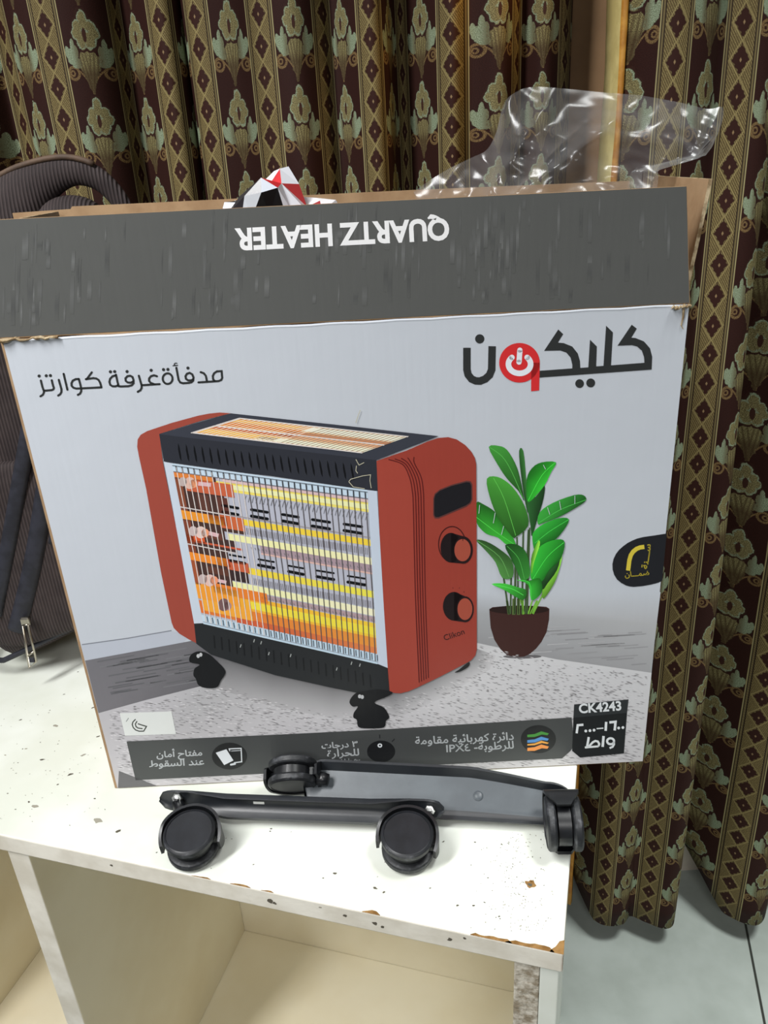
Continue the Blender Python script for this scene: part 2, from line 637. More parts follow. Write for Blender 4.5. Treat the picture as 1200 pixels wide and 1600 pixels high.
YR = 0.965
right_ctrl = [(986, -.02, .035), (1003, .1, .012), (1040, .5, -.018), (1090, .98, -.022), (1118, 1.22, -.01), (1150, 1.5, -.02), (1190, 1.85, -.032),
              (1216, 2.05, -.022), (1230, 2.2, .01), (1238, 2.5, .055), (1262, 2.8, .062), (1300, 3.06, .03), (1349, 3.5, -.012), (1408, 4.0, -.032), (1450, 4.4, -.01), (1480, 4.8, .03), (1530, 5.3, -.01), (1590, 6, -.028), (1640, 6.5, -.01), (1670, 6.9, .03)]
v0r = at_y(1170, 524, YR - .03).z
cr = make_curtain('curtain', right_ctrl, YR, 150, 1.15, lambda x, y: FLOORZ + 0.05 + max(0, y - YR + .01) * 1.5, v0r, flare=0.25, turn=0.45)
tag(cr, 'maroon and gold damask curtain hanging to the tiled floor right of the carton', 'curtain', 'damask curtains')
# its turned front edge: gold lining
lx = [at_y(p, 150, YR).x for p in (970, 973, 976, 982, 989)]
ly = [YR + .075, YR + .05, YR + .03, YR + .026, YR + .034]
verts, faces, fm = [], [], []
NZ = 50
for j in range(NZ + 1):
    z = 1.15 + (FLOORZ + 0.04 - 1.15) * j / NZ
    for i in range(5):
        verts.append((lx[i] + noise.noise(Vector((i * 1.3, z * 9, 1))) * 0.0032, ly[i] + noise.noise(Vector((i * 2.3, z * 7, 5))) * 0.003, z))
for j in range(NZ):
    for i in range(4):
        a = j * 5 + i
        faces.append((a, a + 5, a + 6, a + 1))
        fm.append(0 if i < 2 else 1)
li = pymesh('lining', verts, faces, [M['pale_lining'], M['lining']], cr, True, fm)
li['label'] = 'pale and gold satin lining edge'
li.modifiers.new('cloth_thickness', 'SOLIDIFY').thickness = 0.0012

# ------------------------------------------------------------------ white storage shelf
SYAW = -0.298
SC = Vector((0.133, 0.450, 0.0))
shelf = empty('storage_shelf', (SC.x, SC.y, FLOORZ), SYAW)
tag(shelf, 'white painted open storage shelf with chipped top, carrying the carton', 'shelf')
HZ = -FLOORZ                      # local height of the top


def s_loc(px, py, z=0.0):
    p = at_z(px, py, z) - SC
    return Vector((p.x * cos(SYAW) + p.y * sin(SYAW), -p.x * sin(SYAW) + p.y * cos(SYAW), z + HZ))


SL, SD, ST = 0.94, 0.385, 0.024
bm = bmesh.new()
add_box(bm, -SL, 0, 0, SD, HZ - ST, HZ, 0.0015)
top = bmobj('top_board', bm, [M['white_wood'], M['white_edge']], shelf)
for p in top.data.polygons:
    if p.normal.y < -0.7 or p.normal.x > 0.7:
        p.material_index = 1
box('side_panel', -0.0195, -0.003, 0.004, SD, 0, HZ - ST, M['white_wood'], shelf, 0.001)
cp = box('post', -0.0425, -0.0198, 0.004, 0.06, 0.0455, HZ - ST, M['chipboard'], shelf, 0.001)
cp['label'] = 'rough unpainted chipboard post'
box('divider', -0.594, -0.566, 0.003, SD - .01, 0.0455, HZ - ST, [M['white_edge']], shelf, 0.0015)
box('side_panel', -0.936, -0.914, 0.003, SD, 0, HZ - ST, M['inside_wood'], shelf, 0.001)
box('back_panel', -0.9139, -0.0198, SD - .0095, SD, 0, HZ - ST, M['inside_wood'], shelf)
box('bottom_board', -0.9139, -0.0198, 0.004, SD - .0098, 0.022, 0.045, M['inside_wood'], shelf, 0.001)
box('plinth', -0.9139, -0.0198, 0.02, 0.04, 0, 0.0218, M['white_edge'], shelf)
# divider's painted faces
for p in bpy.data.objects['divider'].data.polygons:
    pass
dv = bpy.data.objects['divider'].data
dv.materials.append(M['inside_wood'])
for p in dv.polygons:
    if abs(p.normal.x) > 0.7:
        p.material_index = 1

# wear: chips in the paint, each with a ragged outline
rng = random.Random(21)


def chip(verts, faces, fm, c, rx, ry, mi, rot=0.0, n=9, up=(0, 0, 1)):
    b = len(verts)
    for k in range(n):
        a = 2 * pi * k / n
        r = 0.55 + 0.6 * rng.random()
        x, y = cos(a) * rx * r, sin(a) * ry * r
        x, y = x * cos(rot) - y * sin(rot), x * sin(rot) + y * cos(rot)
        if up[2]:
            verts.append((c.x + x, c.y + y, c.z + 0.0002))
        else:
            verts.append((c.x + x, c.y - 0.0002, c.z + y))
    faces.append(tuple(range(b, b + n)))
    fm.append(mi)


V, F, FM = [], [], []
for px, py, w, mi in [(55, 1260, 11, 1), (45, 1253, 5, 0), (110, 1210, 9, 0), (152, 1282, 16, 1), (185, 1299, 8, 0), (90, 1226, 4, 0), (148, 1248, 4, 0), (66, 1187, 8, 0), (87, 1134, 9, 1),
                      (145, 1106, 6, 0), (153, 1151, 7, 0), (130, 1180, 8, 1), (32, 1125, 5, 0), (78, 1110, 3, 0), (40, 1170, 5, 1), (28, 1192, 3, 0), (12, 1240, 3, 0), (63, 1160, 3, 0),
                      (100, 1085, 4, 0), (122, 1050, 4, 0), (8, 1180, 4, 1), (424, 1295, 4, 0), (422, 1299, 3, 0), (345, 1311, 4, 0), (353, 1310, 2, 0), (362, 1311, 2, 0),
                      (396, 1351, 3, 0), (523, 1365, 6, 0), (586, 1388, 6, 0), (600, 1394, 5, 0), (602, 1347, 3, 0), (693, 1315, 4, 0), (672, 1388, 3, 0), (715, 1415, 5, 0), (740, 1415, 4, 0),
                      (757, 1410, 3, 0), (742, 1316, 3, 0), (736, 1352, 2, 0), (780, 1432, 3, 0), (590, 1370, 2, 0), (505, 1372, 3, 0), (330, 1357, 2, 0), (455, 1300, 2, 1), (245, 1332, 3, 0)]:
    c = s_loc(px, py)
    chip(V, F, FM, c, w / 1500 * .62, w / 1500 * .36, mi, rng.uniform(-.2, .9))
for i in range(230):
    px = rng.gauss(808, 24)
    py = rng.uniform(1300, 1455)
    if px > 868:
        continue
    chip(V, F, FM, s_loc(px, py), rng.uniform(.4, 1.9) / 1500, rng.uniform(.4, 1.0) / 1500, rng.choice((0, 1, 1)), rng.uniform(0, 3), 6)
for i in range(90):
    px, py = rng.uniform(0, 180), rng.uniform(1085, 1290)
    if px < 185 and py > 1090:
        chip(V, F, FM, s_loc(px, py), rng.uniform(.5, 2.0) / 1500, rng.uniform(.4, 1.1) / 1500, rng.choice((0, 1, 1)), rng.uniform(0, 3), 6)
chip(V, F, FM, s_loc(828, 1382), 0.0055, 0.0050, 2, 0, 12)
chip(V, F, FM, s_loc(828, 1383) + Vector((0, 0, .0001)), 0.0028, 0.0022, 0, 0, 9)
# bare wood along the front edge: on the top, then on the edge face
for px0, px1, dep in ((360, 392, .0022), (408, 428, .0016), (566, 594, .004), (735, 800, .0035), (790, 866, .0050), (300, 330, .0015)):
    a, b = s_loc(px0, 1303 + px0 * .2125).x, s_loc(px1, 1303 + px1 * .2125).x
    n = max(4, int((b - a) / .004))
    base = len(V)
    for k in range(n + 1):
        V.append((a + (b - a) * k / n, -0.0001, HZ + .0002))
    for k in range(n, -1, -1):
        V.append((a + (b - a) * k / n, dep * (0.15 if k in (0, n) else rng.uniform(.45, 1)), HZ + .0002))
    F.append(tuple(range(base, base + 2 * n + 2)))
    FM.append(2)
for px, w, dz, mi in ((420, 7, .012, 0), (427, 4, .014, 0), (538, 4, .010, 0), (585, 6, .012, 0), (597, 4, .014, 0), (703, 5, .012, 0), (172, 3, .010, 0), (500, 3, .006, 1), (726, 3, .006, 0)):
    c = Vector((s_loc(px, 1303 + px * .2125).x, 0, HZ - dz))
    chip(V, F, FM, c, w / 1600, w / 1900, mi, 0.4, 8, (0, -1, 0))
# the knocked corner
c0 = len(V)
V += [(0.0003, -.0002, HZ - .002), (0.0003, -.0002, HZ - .0235), (0.0003, .006, HZ - .020), (0.0003, .010, HZ - .012), (0.0003, .014, HZ - .004), (0.0003, .012, HZ)]
F.append(tuple(range(c0, c0 + 6)))
FM.append(2)
c0 = len(V)
V += [(0.0002, -.0002, HZ + .0002), (0.0002, .014, HZ + .0002), (-.004, .012, HZ + .0002), (-.007, .006, HZ + .0002), (-.010, .003, HZ + .0002), (-.012, -.0002, HZ + .0002)]
F.append(tuple(range(c0, c0 + 6)))
FM.append(2)
wr = pymesh('paint_chips', V, F, [M['chip_dark'], M['chip_grey'], M['bare_wood']], shelf, False, FM)
wr['label'] = 'dark chips and bare brown wood where the white paint is worn'

# ------------------------------------------------------------------ the carton
BYAW = -0.012
BB = Vector((-0.324, 0.683, 0.0010))
BW, BD, BH, FL = 0.60, 0.20, 0.509, 0.100
carton = empty('carton', BB, BYAW)
tag(carton, 'open printed appliance carton with raised grey flap standing on the white shelf', 'carton')
_bx = Vector((cos(BYAW), sin(BYAW), 0))
_bn = Vector((-sin(BYAW), cos(BYAW), 0))


def face(px, py, depth=0.0):
    """Where the line of sight meets the carton's front: metres along and up the face."""
    d = ray(px, py)
    p = CAMP + d * (((BB + _bn * depth - CAMP).dot(_bn)) / d.dot(_bn)) - BB
    return p.dot(_bx), p.z


TH = 0.004
# front panel: slab with a rounded right corner
prof = [(-0.0025, 0.0), (BW - .004, 0.0), (BW - .0015, .0008), (BW - .0004, .0022), (BW, .004), (BW, .0085), (-0.0025, TH)]
n = len(prof)
V = [(x, y, z) for z in (0, BH) for x, y in prof]
F = [tuple(range(n)), tuple(range(2 * n - 1, n - 1, -1))] + [(i, (i + 1) % n, n + (i + 1) % n, n + i) for i in range(n)]
white_print = pr(181, 186, 193)
M['panel_white'] = noisy('white_carton_board', white_print, white_print, 20, 0.4, 0.05)
front = pymesh('front_panel', V, F, [M['kraft'], M['panel_white']], carton)
for p in front.data.polygons:
    if p.index >= 2 + 1 and p.index <= 2 + 4:
        p.material_index = 1
box('back_panel', 0, BW, BD - TH, BD, 0, BH, M['kraft'], carton)
box('side_panel', 0, TH, TH, BD - TH, 0, BH, M['kraft'], carton)
box('side_panel', BW - TH, BW, .0085, BD - TH, 0, BH, M['kraft'], carton)
box('bottom_panel', TH, BW - TH, TH, BD - TH, 0, TH, M['kraft'], carton)
box('inner_flap', TH, BW - TH, .012, .17, BH - .016, BH - .012, M['kraft'], carton)

# raised front flap
flb = [(face(x, y)[0], face(x, y)[1]) for x, y in ((-3, 529), (1078, 474), (1073, 291), (-12, 343.5))]
V = [(flb[0][0] - .002, 0, flb[0][1]), (flb[1][0], 0, flb[1][1]), (flb[2][0], 0, flb[2][1]), (flb[3][0], 0, flb[3][1])]
V += [(x, TH, z) for x, y, z in V]
F = [(0, 1, 2, 3), (7, 6, 5, 4), (0, 4, 5, 1), (1, 5, 6, 2), (2, 6, 7, 3), (3, 7, 4, 0)]
flap = pymesh('front_flap', V, F, [M['kraft']], carton)
# back flap, standing a little higher at the left, with a notch
pts = [(-.052, BH), (BW, BH), (BW, BH + .096), (.372, BH + .0995), (.10, BH + .1020), (.012, BH + .1030), (.010, BH + .1005), (-.052, BH + .1000)]
pts = [(x, z) for x, z in pts]
n = len(pts)
V = [(x, BD - TH, z) for x, z in pts] + [(x, BD, z) for x, z in pts]
F = [tuple(range(n)), tuple(range(2 * n - 1, n - 1, -1))] + [(i, (i + 1) % n, n + (i + 1) % n, n + i) for i in range(n)]
pymesh('back_flap', V, F, [M['kraft']], carton)


def lean_flap(name, x0, out, y0, y1, h, m_out):
    """A side flap standing up and leaning outward, bowed, with its printed outside."""
    V, F, fm = [], [], []
    nz, ny = 6, 4
    for side in (0, 1):
        for j in range(nz + 1):
            t = j / nz
            for i in range(ny + 1):
                s = i / ny
                x = x0 + out * t ** 1.15 + (TH * .8 if (side == 1) == (out > 0) else 0) + 0.002 * sin(3 * s + 2 * t)
                V.append((x, y0 + (y1 - y0) * s + (0.006 * t if i == 0 else 0), BH + .001 + h * t * (1 + .02 * s)))
    m = (nz + 1) * (ny + 1)
    for side in (0, 1):
        for j in range(nz):
            for i in range(ny):
                a = side * m + j * (ny + 1) + i
                F.append((a, a + 1, a + ny + 2, a + ny + 1))
                fm.append(side)
    rim = [i for i in range(ny + 1)] + [(j + 1) * (ny + 1) + ny for j in range(nz)] + [nz * (ny + 1) + i for i in range(ny - 1, -1, -1)] + [j * (ny + 1) for j in range(nz - 1, 0, -1)]
    for a, b in zip(rim, rim[1:] + rim[:1]):
        F.append((a, b, m + b, m + a))
        fm.append(2)
    return pymesh(name, V, F, [M['kraft'], m_out, M['kraft_edge']] if out > 0 else [m_out, M['kraft'], M['kraft_edge']], carton, False, fm)


M['flap_grey'] = noisy('grey_printed_board', pr(78, 80, 80), pr(92, 93, 92), 30, 0.4, 0.05)
lean_flap('side_flap', BW - .003, 0.012, .010, BD - .06, .098, M['flap_grey'])
lean_flap('side_flap', .003, -0.006, .05, BD - .008, .096, M['flap_grey'])


# ---- print: each printed picture or word is a thin layer of ink on the board
class Ink:
    def __init__(self):
        self.v, self.f, self.c = [], [], []

    def pt(self, px, py, z):
        u, w = face(px, py)
        self.v.append((u, -0.0002 - z * 0.00006, max(w, .0006)))

    def poly(self, pts, col, z, cols=None):
        b = len(self.v)
        for x, y in pts:
            self.pt(x, y, z)
        self.f.append(tuple(range(b, b + len(pts))))
        self.c.append(cols if cols else [col] * len(pts))

    def ell(self, cx, cy, rx, ry, col, z, rot=0.0, n=28, shear=0.0):
        p = []
        for k in range(n):
            a = 2 * pi * k / n
            x, y = rx * cos(a), ry * sin(a)
            p.append((cx + x * cos(rot) - y * sin(rot), cy + x * sin(rot) + y * cos(rot) + shear * x))
        self.poly(p, col, z)

    def ring(self, cx, cy, rx, ry, w, col, z, a0=0, a1=2 * pi, n=40):
        self.stroke([(cx + rx * cos(a0 + (a1 - a0) * k / n), cy + ry * sin(a0 + (a1 - a0) * k / n)) for k in range(n + 1)], w, col, z, cap=False)

    def stroke(self, pts, w, col, z, cap=True):
        L = []
        m = len(pts)
        nrm = []
        for i in range(m - 1):
            dx, dy = pts[i + 1][0] - pts[i][0], pts[i + 1][1] - pts[i][1]
            l = sqrt(dx * dx + dy * dy) or 1e-6
            nrm.append((-dy / l, dx / l))
        left, right = [], []
        for i in range(m):
            a = nrm[max(i - 1, 0)]
            b = nrm[min(i, m - 2)]
            x, y = a[0] + b[0], a[1] + b[1]
            l2 = x * x + y * y
            if l2 < 0.35:
                x, y, l2 = b[0] * 2, b[1] * 2, 4
            k = 2.0 / l2 * w / 2
            left.append((pts[i][0] + x * k, pts[i][1] + y * k))
            right.append((pts[i][0] - x * k, pts[i][1] - y * k))
        for i in range(m - 1):
            self.poly([left[i], left[i + 1], right[i + 1], right[i]], col, z)
        if cap:
            for i in (0, m - 1):
                self.ell(pts[i][0], pts[i][1], w / 2, w / 2, col, z, n=10)

    def text(self, s, bl, br, col, z, bold=0.0, hk=1.0, shear=0.0, over=0.0):
        cu = bpy.data.curves.new('lettering', 'FONT')
        cu.body = s
        cu.offset = bold
        cu.resolution_u = 4
        o = bpy.data.objects.new('lettering', cu)
        COL.objects.link(o)
        bpy.context.view_layer.update()
        me = bpy.data.meshes.new_from_object(o.evaluated_get(bpy.context.evaluated_depsgraph_get()))
        xs = [v.co.x for v in me.vertices]
        x0, x1 = min(xs), max(xs)
        ex = ((br[0] - bl[0]) / (x1 - x0), (br[1] - bl[1]) / (x1 - x0))
        ey = (ex[1] * hk + shear * ex[0], -ex[0] * hk + shear * ex[1])
        b = len(self.v)
        reps = [(0, 0)] if not over else [(-over, 0), (over, 0), (0, over), (0, -over)]
        for ox_, oy_ in reps:
          b = len(self.v)
          for v in me.vertices:
            X, Y = v.co.x - x0, v.co.y
            self.pt(bl[0] + ex[0] * X + ey[0] * Y + ox_, bl[1] + ex[1] * X + ey[1] * Y + oy_, z)
          for p in me.polygons:
            self.f.append(tuple(b + i for i in p.vertices))
            self.c.append([col] * len(p.vertices))
        bpy.data.objects.remove(o)
        bpy.data.curves.remove(cu)
        bpy.data.meshes.remove(me)

    def build(self, name, parent, label=None):
        me = bpy.data.meshes.new(name)
        me.from_pydata(self.v, [], self.f)
        at = me.color_attributes.new('Col', 'FLOAT_COLOR', 'CORNER')
        flat = [x for cs in self.c for c in cs for x in c]
        at.data.foreach_set('color', flat)
        # all ink faces the front
        bm = bmesh.new()
        bm.from_mesh(me)
        fl = [f for f in bm.faces if f.normal.y > 0]
        bmesh.ops.reverse_faces(bm, faces=fl)
        bm.to_mesh(me)
        bm.free()
        o = link(name, me, parent, [M['print']])
        if label:
            o['label'] = label
        return o


AR = {}
for ch, base in (('ا', 0xFE8D), ('أ', 0xFE83), ('ب', 0xFE8F), ('ة', 0xFE93), ('ت', 0xFE95), ('ج', 0xFE9D), ('ح', 0xFEA1), ('د', 0xFEA9),
                 ('ر', 0xFEAD), ('س', 0xFEB1), ('ض', 0xFEBD), ('ط', 0xFEC1), ('ع', 0xFEC9), ('ف', 0xFED1), ('ق', 0xFED5), ('ك', 0xFED9), ('ل', 0xFEDD),
                 ('م', 0xFEE1), ('ن', 0xFEE5), ('ه', 0xFEE9), ('و', 0xFEED), ('ي', 0xFEF1), ('ئ', 0xFE89)):
    AR[ch] = base
NOJOIN = 'اأةدرو'


def arabic(s):
    out = []
    for i, ch in enumerate(s):
        if ch not in AR:
            out.append(ch)
            continue
        pv = s[i - 1] if i else ' '
        nx = s[i + 1] if i + 1 < len(s) else ' '
        jp = (pv in AR and pv not in NOJOIN) or pv == 'ـ'
        jn = (nx in AR or nx == 'ـ') and ch not in NOJOIN
        k = 3 if jp and jn else 1 if jp else 2 if jn else 0
        out.append(chr(AR[ch] + k))
    # right to left; digits keep their own order
    r, buf = [], []
    for ch in out:
        if ch in '٠١٢٣٤٥٦٧٨٩IPX':
            buf.append(ch)
        else:
            r += [''.join(buf)] if buf else []
            buf = []
            r.append(ch)
    if buf:
        r.append(''.join(buf))
    return ''.join(reversed(r))


def sc(pts, ox, oy, k):
    return [(ox + x / k, oy + y / k) for x, y in pts]


def closed_smooth(p, n):
    m = len(p)
    out = []
    for i in range(m):
        a, b, c, d = p[i - 1], p[i], p[(i + 1) % m], p[(i + 2) % m]
        for k in range(n):
            t = k / n
            out.append(tuple(0.5 * (2 * b[j] + (c[j] - a[j]) * t + (2 * a[j] - 5 * b[j] + 4 * c[j] - d[j]) * t * t + (3 * b[j] - a[j] - 3 * c[j] + d[j]) * t ** 3) for j in (0, 1)))
    return out


def inside(x, y, poly):
    c = False
    j = len(poly) - 1
    for i in range(len(poly)):
        xi, yi = poly[i]
        xj, yj = poly[j]
        if (yi > y) != (yj > y) and x < (xj - xi) * (y - yi) / (yj - yi) + xi:
            c = not c
        j = i
    return c


# flap ink
ink = Ink()
g0 = pr(83, 84, 82)
ink.poly([(-2, 527.5), (1077, 473), (1072.3, 291.5), (-11, 344)], g0, 0)
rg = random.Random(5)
for i in range(190):                              # scuffs and wrinkle gloss, painted as soft streaks in the ink
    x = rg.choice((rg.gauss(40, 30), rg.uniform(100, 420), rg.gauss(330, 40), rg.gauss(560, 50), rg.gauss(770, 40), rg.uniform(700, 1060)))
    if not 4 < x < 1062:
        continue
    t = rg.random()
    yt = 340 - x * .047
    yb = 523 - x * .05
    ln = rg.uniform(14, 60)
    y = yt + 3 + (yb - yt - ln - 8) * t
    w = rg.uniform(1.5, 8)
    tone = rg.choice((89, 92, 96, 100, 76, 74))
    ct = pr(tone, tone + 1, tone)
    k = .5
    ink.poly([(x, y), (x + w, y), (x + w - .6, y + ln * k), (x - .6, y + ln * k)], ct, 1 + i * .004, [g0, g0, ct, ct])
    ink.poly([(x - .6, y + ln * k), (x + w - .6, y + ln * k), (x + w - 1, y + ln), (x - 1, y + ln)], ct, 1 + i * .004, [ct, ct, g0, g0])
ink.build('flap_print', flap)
ink = Ink()
ink.text('QUARTZ HEATER', (701, 341.5), (366.5, 358.5), pr(226, 230, 232), 3, bold=0.035, hk=1.12)
ink.build('flap_lettering', flap, 'upside-down white lettering on the grey flap')

# white panel ground, and the printed room below the heater
ink = Ink()
wp = white_print
ink.poly([(5, 535), (300, 519), (640, 500), (1076.5, 478.5), (1003.5, 1190.5), (184, 1232.5)], wp, 0)
bandc = pr(172, 177, 187)
ink.poly([(127, 1008), (268, 986), (300, 990), (286, 1004), (133, 1032)], bandc, 1)
ink.stroke([(128, 1007), (200, 997), (268, 985)], 1.6, pr(120, 124, 132), 2, cap=False)
# hazy floor on the right
h0, h1, h2 = pr(176, 181, 187), pr(152, 154, 157), pr(166, 167, 169)
ink.poly([(744, 925), (1032, 925), (1026, 975), (744, 958)], h0, 1, [wp, wp, h2, h1])
ink.poly([(744, 958), (1026, 975), (1016, 1060), (744, 1016)], h1, 1, [h1, h2, pr(148, 148, 150), pr(134, 134, 136)])
# dark floor on the left
ink.poly([(133, 1032), (300, 1001), (420, 1010), (420, 1050), (340, 1068), (154, 1114)], pr(100, 99, 103), 1,
         [pr(108, 107, 111), pr(104, 103, 107), pr(92, 91, 95), pr(84, 83, 86), pr(92, 91, 95), pr(112, 110, 114)])
for i in range(60):
    t = rg.random()
    x0 = 150 + rg.random() * 150
    y0 = 1032 + rg.random() * 60 - (x0 - 150) * .18
    l = rg.uniform(20, 70)
    if inside(x0, y0, [(146, 1033), (300, 1003), (340, 1062), (164, 1106)]) and inside(x0 + l, y0 - l * .16, [(146, 1033), (330, 1003), (345, 1062), (164, 1106)]):
        v = rg.choice((92, 96, 108, 112))
        ink.poly([(x0, y0), (x0 + l, y0 - l * .17), (x0 + l, y0 - l * .17 + 1.6), (x0, y0 + 2)], pr(v, v, v + 3), 2)
for i in range(70):
    x0, y0 = rg.uniform(760, 1000), rg.uniform(972, 1046)
    l = rg.uniform(20, 60)
    hp = [(760, 970), (1018, 986), (1010, 1046), (850, 1026), (760, 1008)]
    if inside(x0, y0, hp) and inside(x0 + l, y0 - l * .05, hp):
        v = rg.choice((138, 144, 162, 168))
        ink.poly([(x0, y0), (x0 + l, y0 - l * .06), (x0 + l, y0 - l * .06 + 1.4), (x0, y0 + 1.8)], pr(v, v, v + 2), 2)
carpet = [(154, 1114), (230, 1093), (345, 1064), (470, 1010), (744, 1004), (800, 1016), (870, 1030), (1018, 1051), (1004, 1190), (184, 1232)]
cc = pr(168, 166, 168)
ink.poly(carpet, cc, 2, [pr(176, 174, 177), pr(180, 178, 182), pr(164, 164, 166), pr(100, 100, 102), pr(184, 184, 186), pr(196, 196, 198), pr(196, 196, 198), pr(192, 192, 194), pr(184, 182, 184), pr(178, 175, 178)])
# printed shadow under the heater
rug = pr(164, 162, 165)
inner = [(345, 1020), (430, 1040), (520, 1058), (606, 1074), (655, 1060), (730, 1026), (742, 1012)]
outer = [(330, 1072), (420, 1102), (520, 1122), (620, 1122), (690, 1090), (765, 1046), (775, 1024)]
dks = [pr(v, v, v + 2) for v in (84, 74, 70, 74, 96, 110, 130)]
ous = [pr(v, v - 1, v + 1) for v in (150, 168, 178, 182, 186, 188, 190)]
for k in range(6):
    ink.poly([inner[k], inner[k + 1], outer[k + 1], outer[k]], rug, 3, [dks[k], dks[k + 1], ous[k + 1], ous[k]])
cps = [(164, 1114), (230, 1095), (345, 1068), (420, 1094), (520, 1118), (640, 1086), (744, 1050), (746, 1008), (800, 1019), (870, 1033), (1014, 1054), (1002, 1188), (188, 1229)]
for i in range(7500):
    x0, y0 = rg.uniform(160, 1012), rg.uniform(1006, 1228)
    if inside(x0, y0, cps):
        k = (y0 - 1000) / 220
        l = rg.uniform(4, 11) * (.7 + .5 * k)
        sl = 0.22 if x0 > 560 else 0.13
        v = rg.choice((112, 124, 134, 142, 206, 204, 150, 200))
        if inside(x0 + l, y0 + l * sl, cps):
            ink.poly([(x0, y0), (x0 + l * .5, y0 + l * sl * .5 - .45), (x0 + l, y0 + l * sl), (x0 + l * .5, y0 + l * sl * .5 + .6)], pr(v, v - 2, v), 4)
ink.poly([(186, 1204), (246, 1229.5), (185, 1232.3)], pr(96, 95, 97), 6)
ink.build('panel_print', front, 'white printed ground with wood floor and woven rug picture')

# crease between the flap and the panel
bm = bmesh.new()
cr_pts = []
for k in range(41):
    x = 4 + (1077 - 4) * k / 40
    u, w = face(x, 535 - (x - 4) * (57 / 1073.0))
    cr_pts.append((u, 0.0012, w + .0004 + .0004 * sin(k * 1.7)))
add_tube(bm, cr_pts, 0.0017, 8)
bmobj('crease', bm, M['panel_white'], front, True)
for (xa, xb, yy, amp) in ((0, 92, 531, 3.0), (1050, 1078, 480, 2.5)):
    bm = bmesh.new()
    pts = []
    for k in range(15):
        x = xa + (xb - xa) * k / 14
        u, w = face(x, yy - (x - xa) * .05 + rg.uniform(-amp, amp))
        pts.append((u, -0.0016 - rg.random() * .0012, w))
    add_tube(bm, pts, [rg.uniform(.0008, .0022) for _ in pts], 6)
    bmobj('torn_edge', bm, M['kraft_edge'], front)
bm = bmesh.new()
pts = [face(*p) for p in ((1068, 482), (1067, 496), (1064, 508), (1067, 514))]
add_tube(bm, [(u, -.0006, w) for u, w in pts], [.0012, .0009, .0006, .0003], 6)
bmobj('torn_edge', bm, M['kraft_edge'], front)

# logo
DK = pr(44, 46, 46)
ink = Ink()
L = lambda p: sc(p, 710, 500, 3.75)
ink.poly(L([(955, 150), (1038, 27), (1068, 50), (1036, 103), (1060, 105), (1110, 125), (1145, 165), (1158, 215), (1155, 290), (498, 337), (498, 297), (690, 283), (690, 260), (680, 220),
            (655, 190), (620, 178), (525, 180), (608, 55), (637, 82), (606, 132), (640, 135), (690, 155), (722, 195), (735, 240), (737, 280), (784, 277), (794, 115), (834, 155), (830, 271),
            (873, 268), (888, 33), (928, 72), (917, 265), (1113, 250), (1110, 215), (1098, 180), (1070, 155), (1040, 147)]), DK, 3)
ink.stroke(L([(73, 162), (73, 290), (80, 320), (100, 345), (125, 356), (150, 357), (180, 345), (205, 322), (218, 290), (221, 153)]), 44 / 3.75, DK, 3, cap=False)
for c, r in (((148, 110), 27), ((733, 372), 25.5), ((798, 368), 26)):
    x, y = L([c])[0]
    ink.ell(x, y, r / 3.75, r / 3.75, DK, 3)
RD = pr(196, 44, 46)
x, y = L([(381, 250)])[0]
ink.ell(x, y, 119 / 3.75, 116 / 3.75, RD, 4, n=48)
ink.poly(L([(450, 250), (500, 250), (496, 412), (449, 417)]), RD, 4)
WH = pr(212, 216, 222)
x, y = L([(381, 258)])[0]
ink.ring(x, y, 65 / 3.75, 54 / 3.75, 33 / 3.75, WH, 5, -0.82, pi + .82, 30)
for a in (-0.82, pi + .82):
    ink.ell(x + 65 / 3.75 * cos(a), y + 54 / 3.75 * sin(a), 16 / 3.75, 16 / 3.75, WH, 5)
ink.stroke(L([(383, 176), (378, 246)]), 31 / 3.75, WH, 6)
ink.build('logo', front, 'black and red logo with a white power symbol')

# large black lettering at the left
ink = Ink()
P1 = lambda p: sc(p, 50, 560, 7.5)
P2 = lambda p: sc(p, 200, 560, 7.5)
W1 = 25 / 7.5
for p in ([(105, 258), (122, 330), (140, 378), (141, 398), (128, 425), (100, 443)], [(233, 255), (248, 318), (258, 345), (250, 362), (232, 370), (140, 378)],
          [(315, 250), (335, 320), (346, 360), (346, 392), (332, 418), (308, 434)], [(372, 180), (416, 366)],
          [(550, 240), (512, 242), (478, 260), (464, 290), (466, 320), (486, 342), (520, 352), (578, 350)], [(550, 240), (566, 300), (578, 350), (577, 385), (563, 412), (538, 426)],
          [(578, 350), (814, 338)], [(814, 338), (800, 285), (782, 252), (756, 235), (720, 230), (632, 242)], [(645, 238), (702, 162)],
          [(980, 198), (944, 208), (916, 238), (908, 275), (918, 308), (944, 325), (975, 327), (1010, 315)], [(985, 190), (1002, 270), (1016, 322)],
          [(1012, 322), (1040, 328), (1130, 324), (1170, 314), (1190, 290), (1190, 250), (1178, 216), (1150, 202), (1118, 208), (1096, 232), (1100, 262), (1122, 280), (1156, 284), (1186, 270)]):
    ink.stroke(P1(p), W1, DK, 3)
for p in ([(128, 202), (146, 265), (160, 312), (160, 345), (146, 372), (115, 390)], [(160, 313), (372, 300)], [(340, 208), (305, 197), (268, 208), (248, 235), (248, 262), (266, 285), (310, 302)],
          [(567, 108), (584, 200), (594, 250), (612, 280), (645, 290), (712, 286), (745, 278), (764, 258), (768, 222), (754, 186), (722, 168), (690, 180), (674, 208), (680, 238), (704, 256), (740, 256), (766, 244)],
          [(852, 160), (888, 172), (912, 202), (926, 268)], [(826, 280), (1010, 268), (1062, 264), (1092, 252), (1104, 228), (1097, 148), (1044, 150), (1010, 172), (994, 206), (998, 242), (1018, 266)]):
    ink.stroke(P2(p), W1, DK, 3)
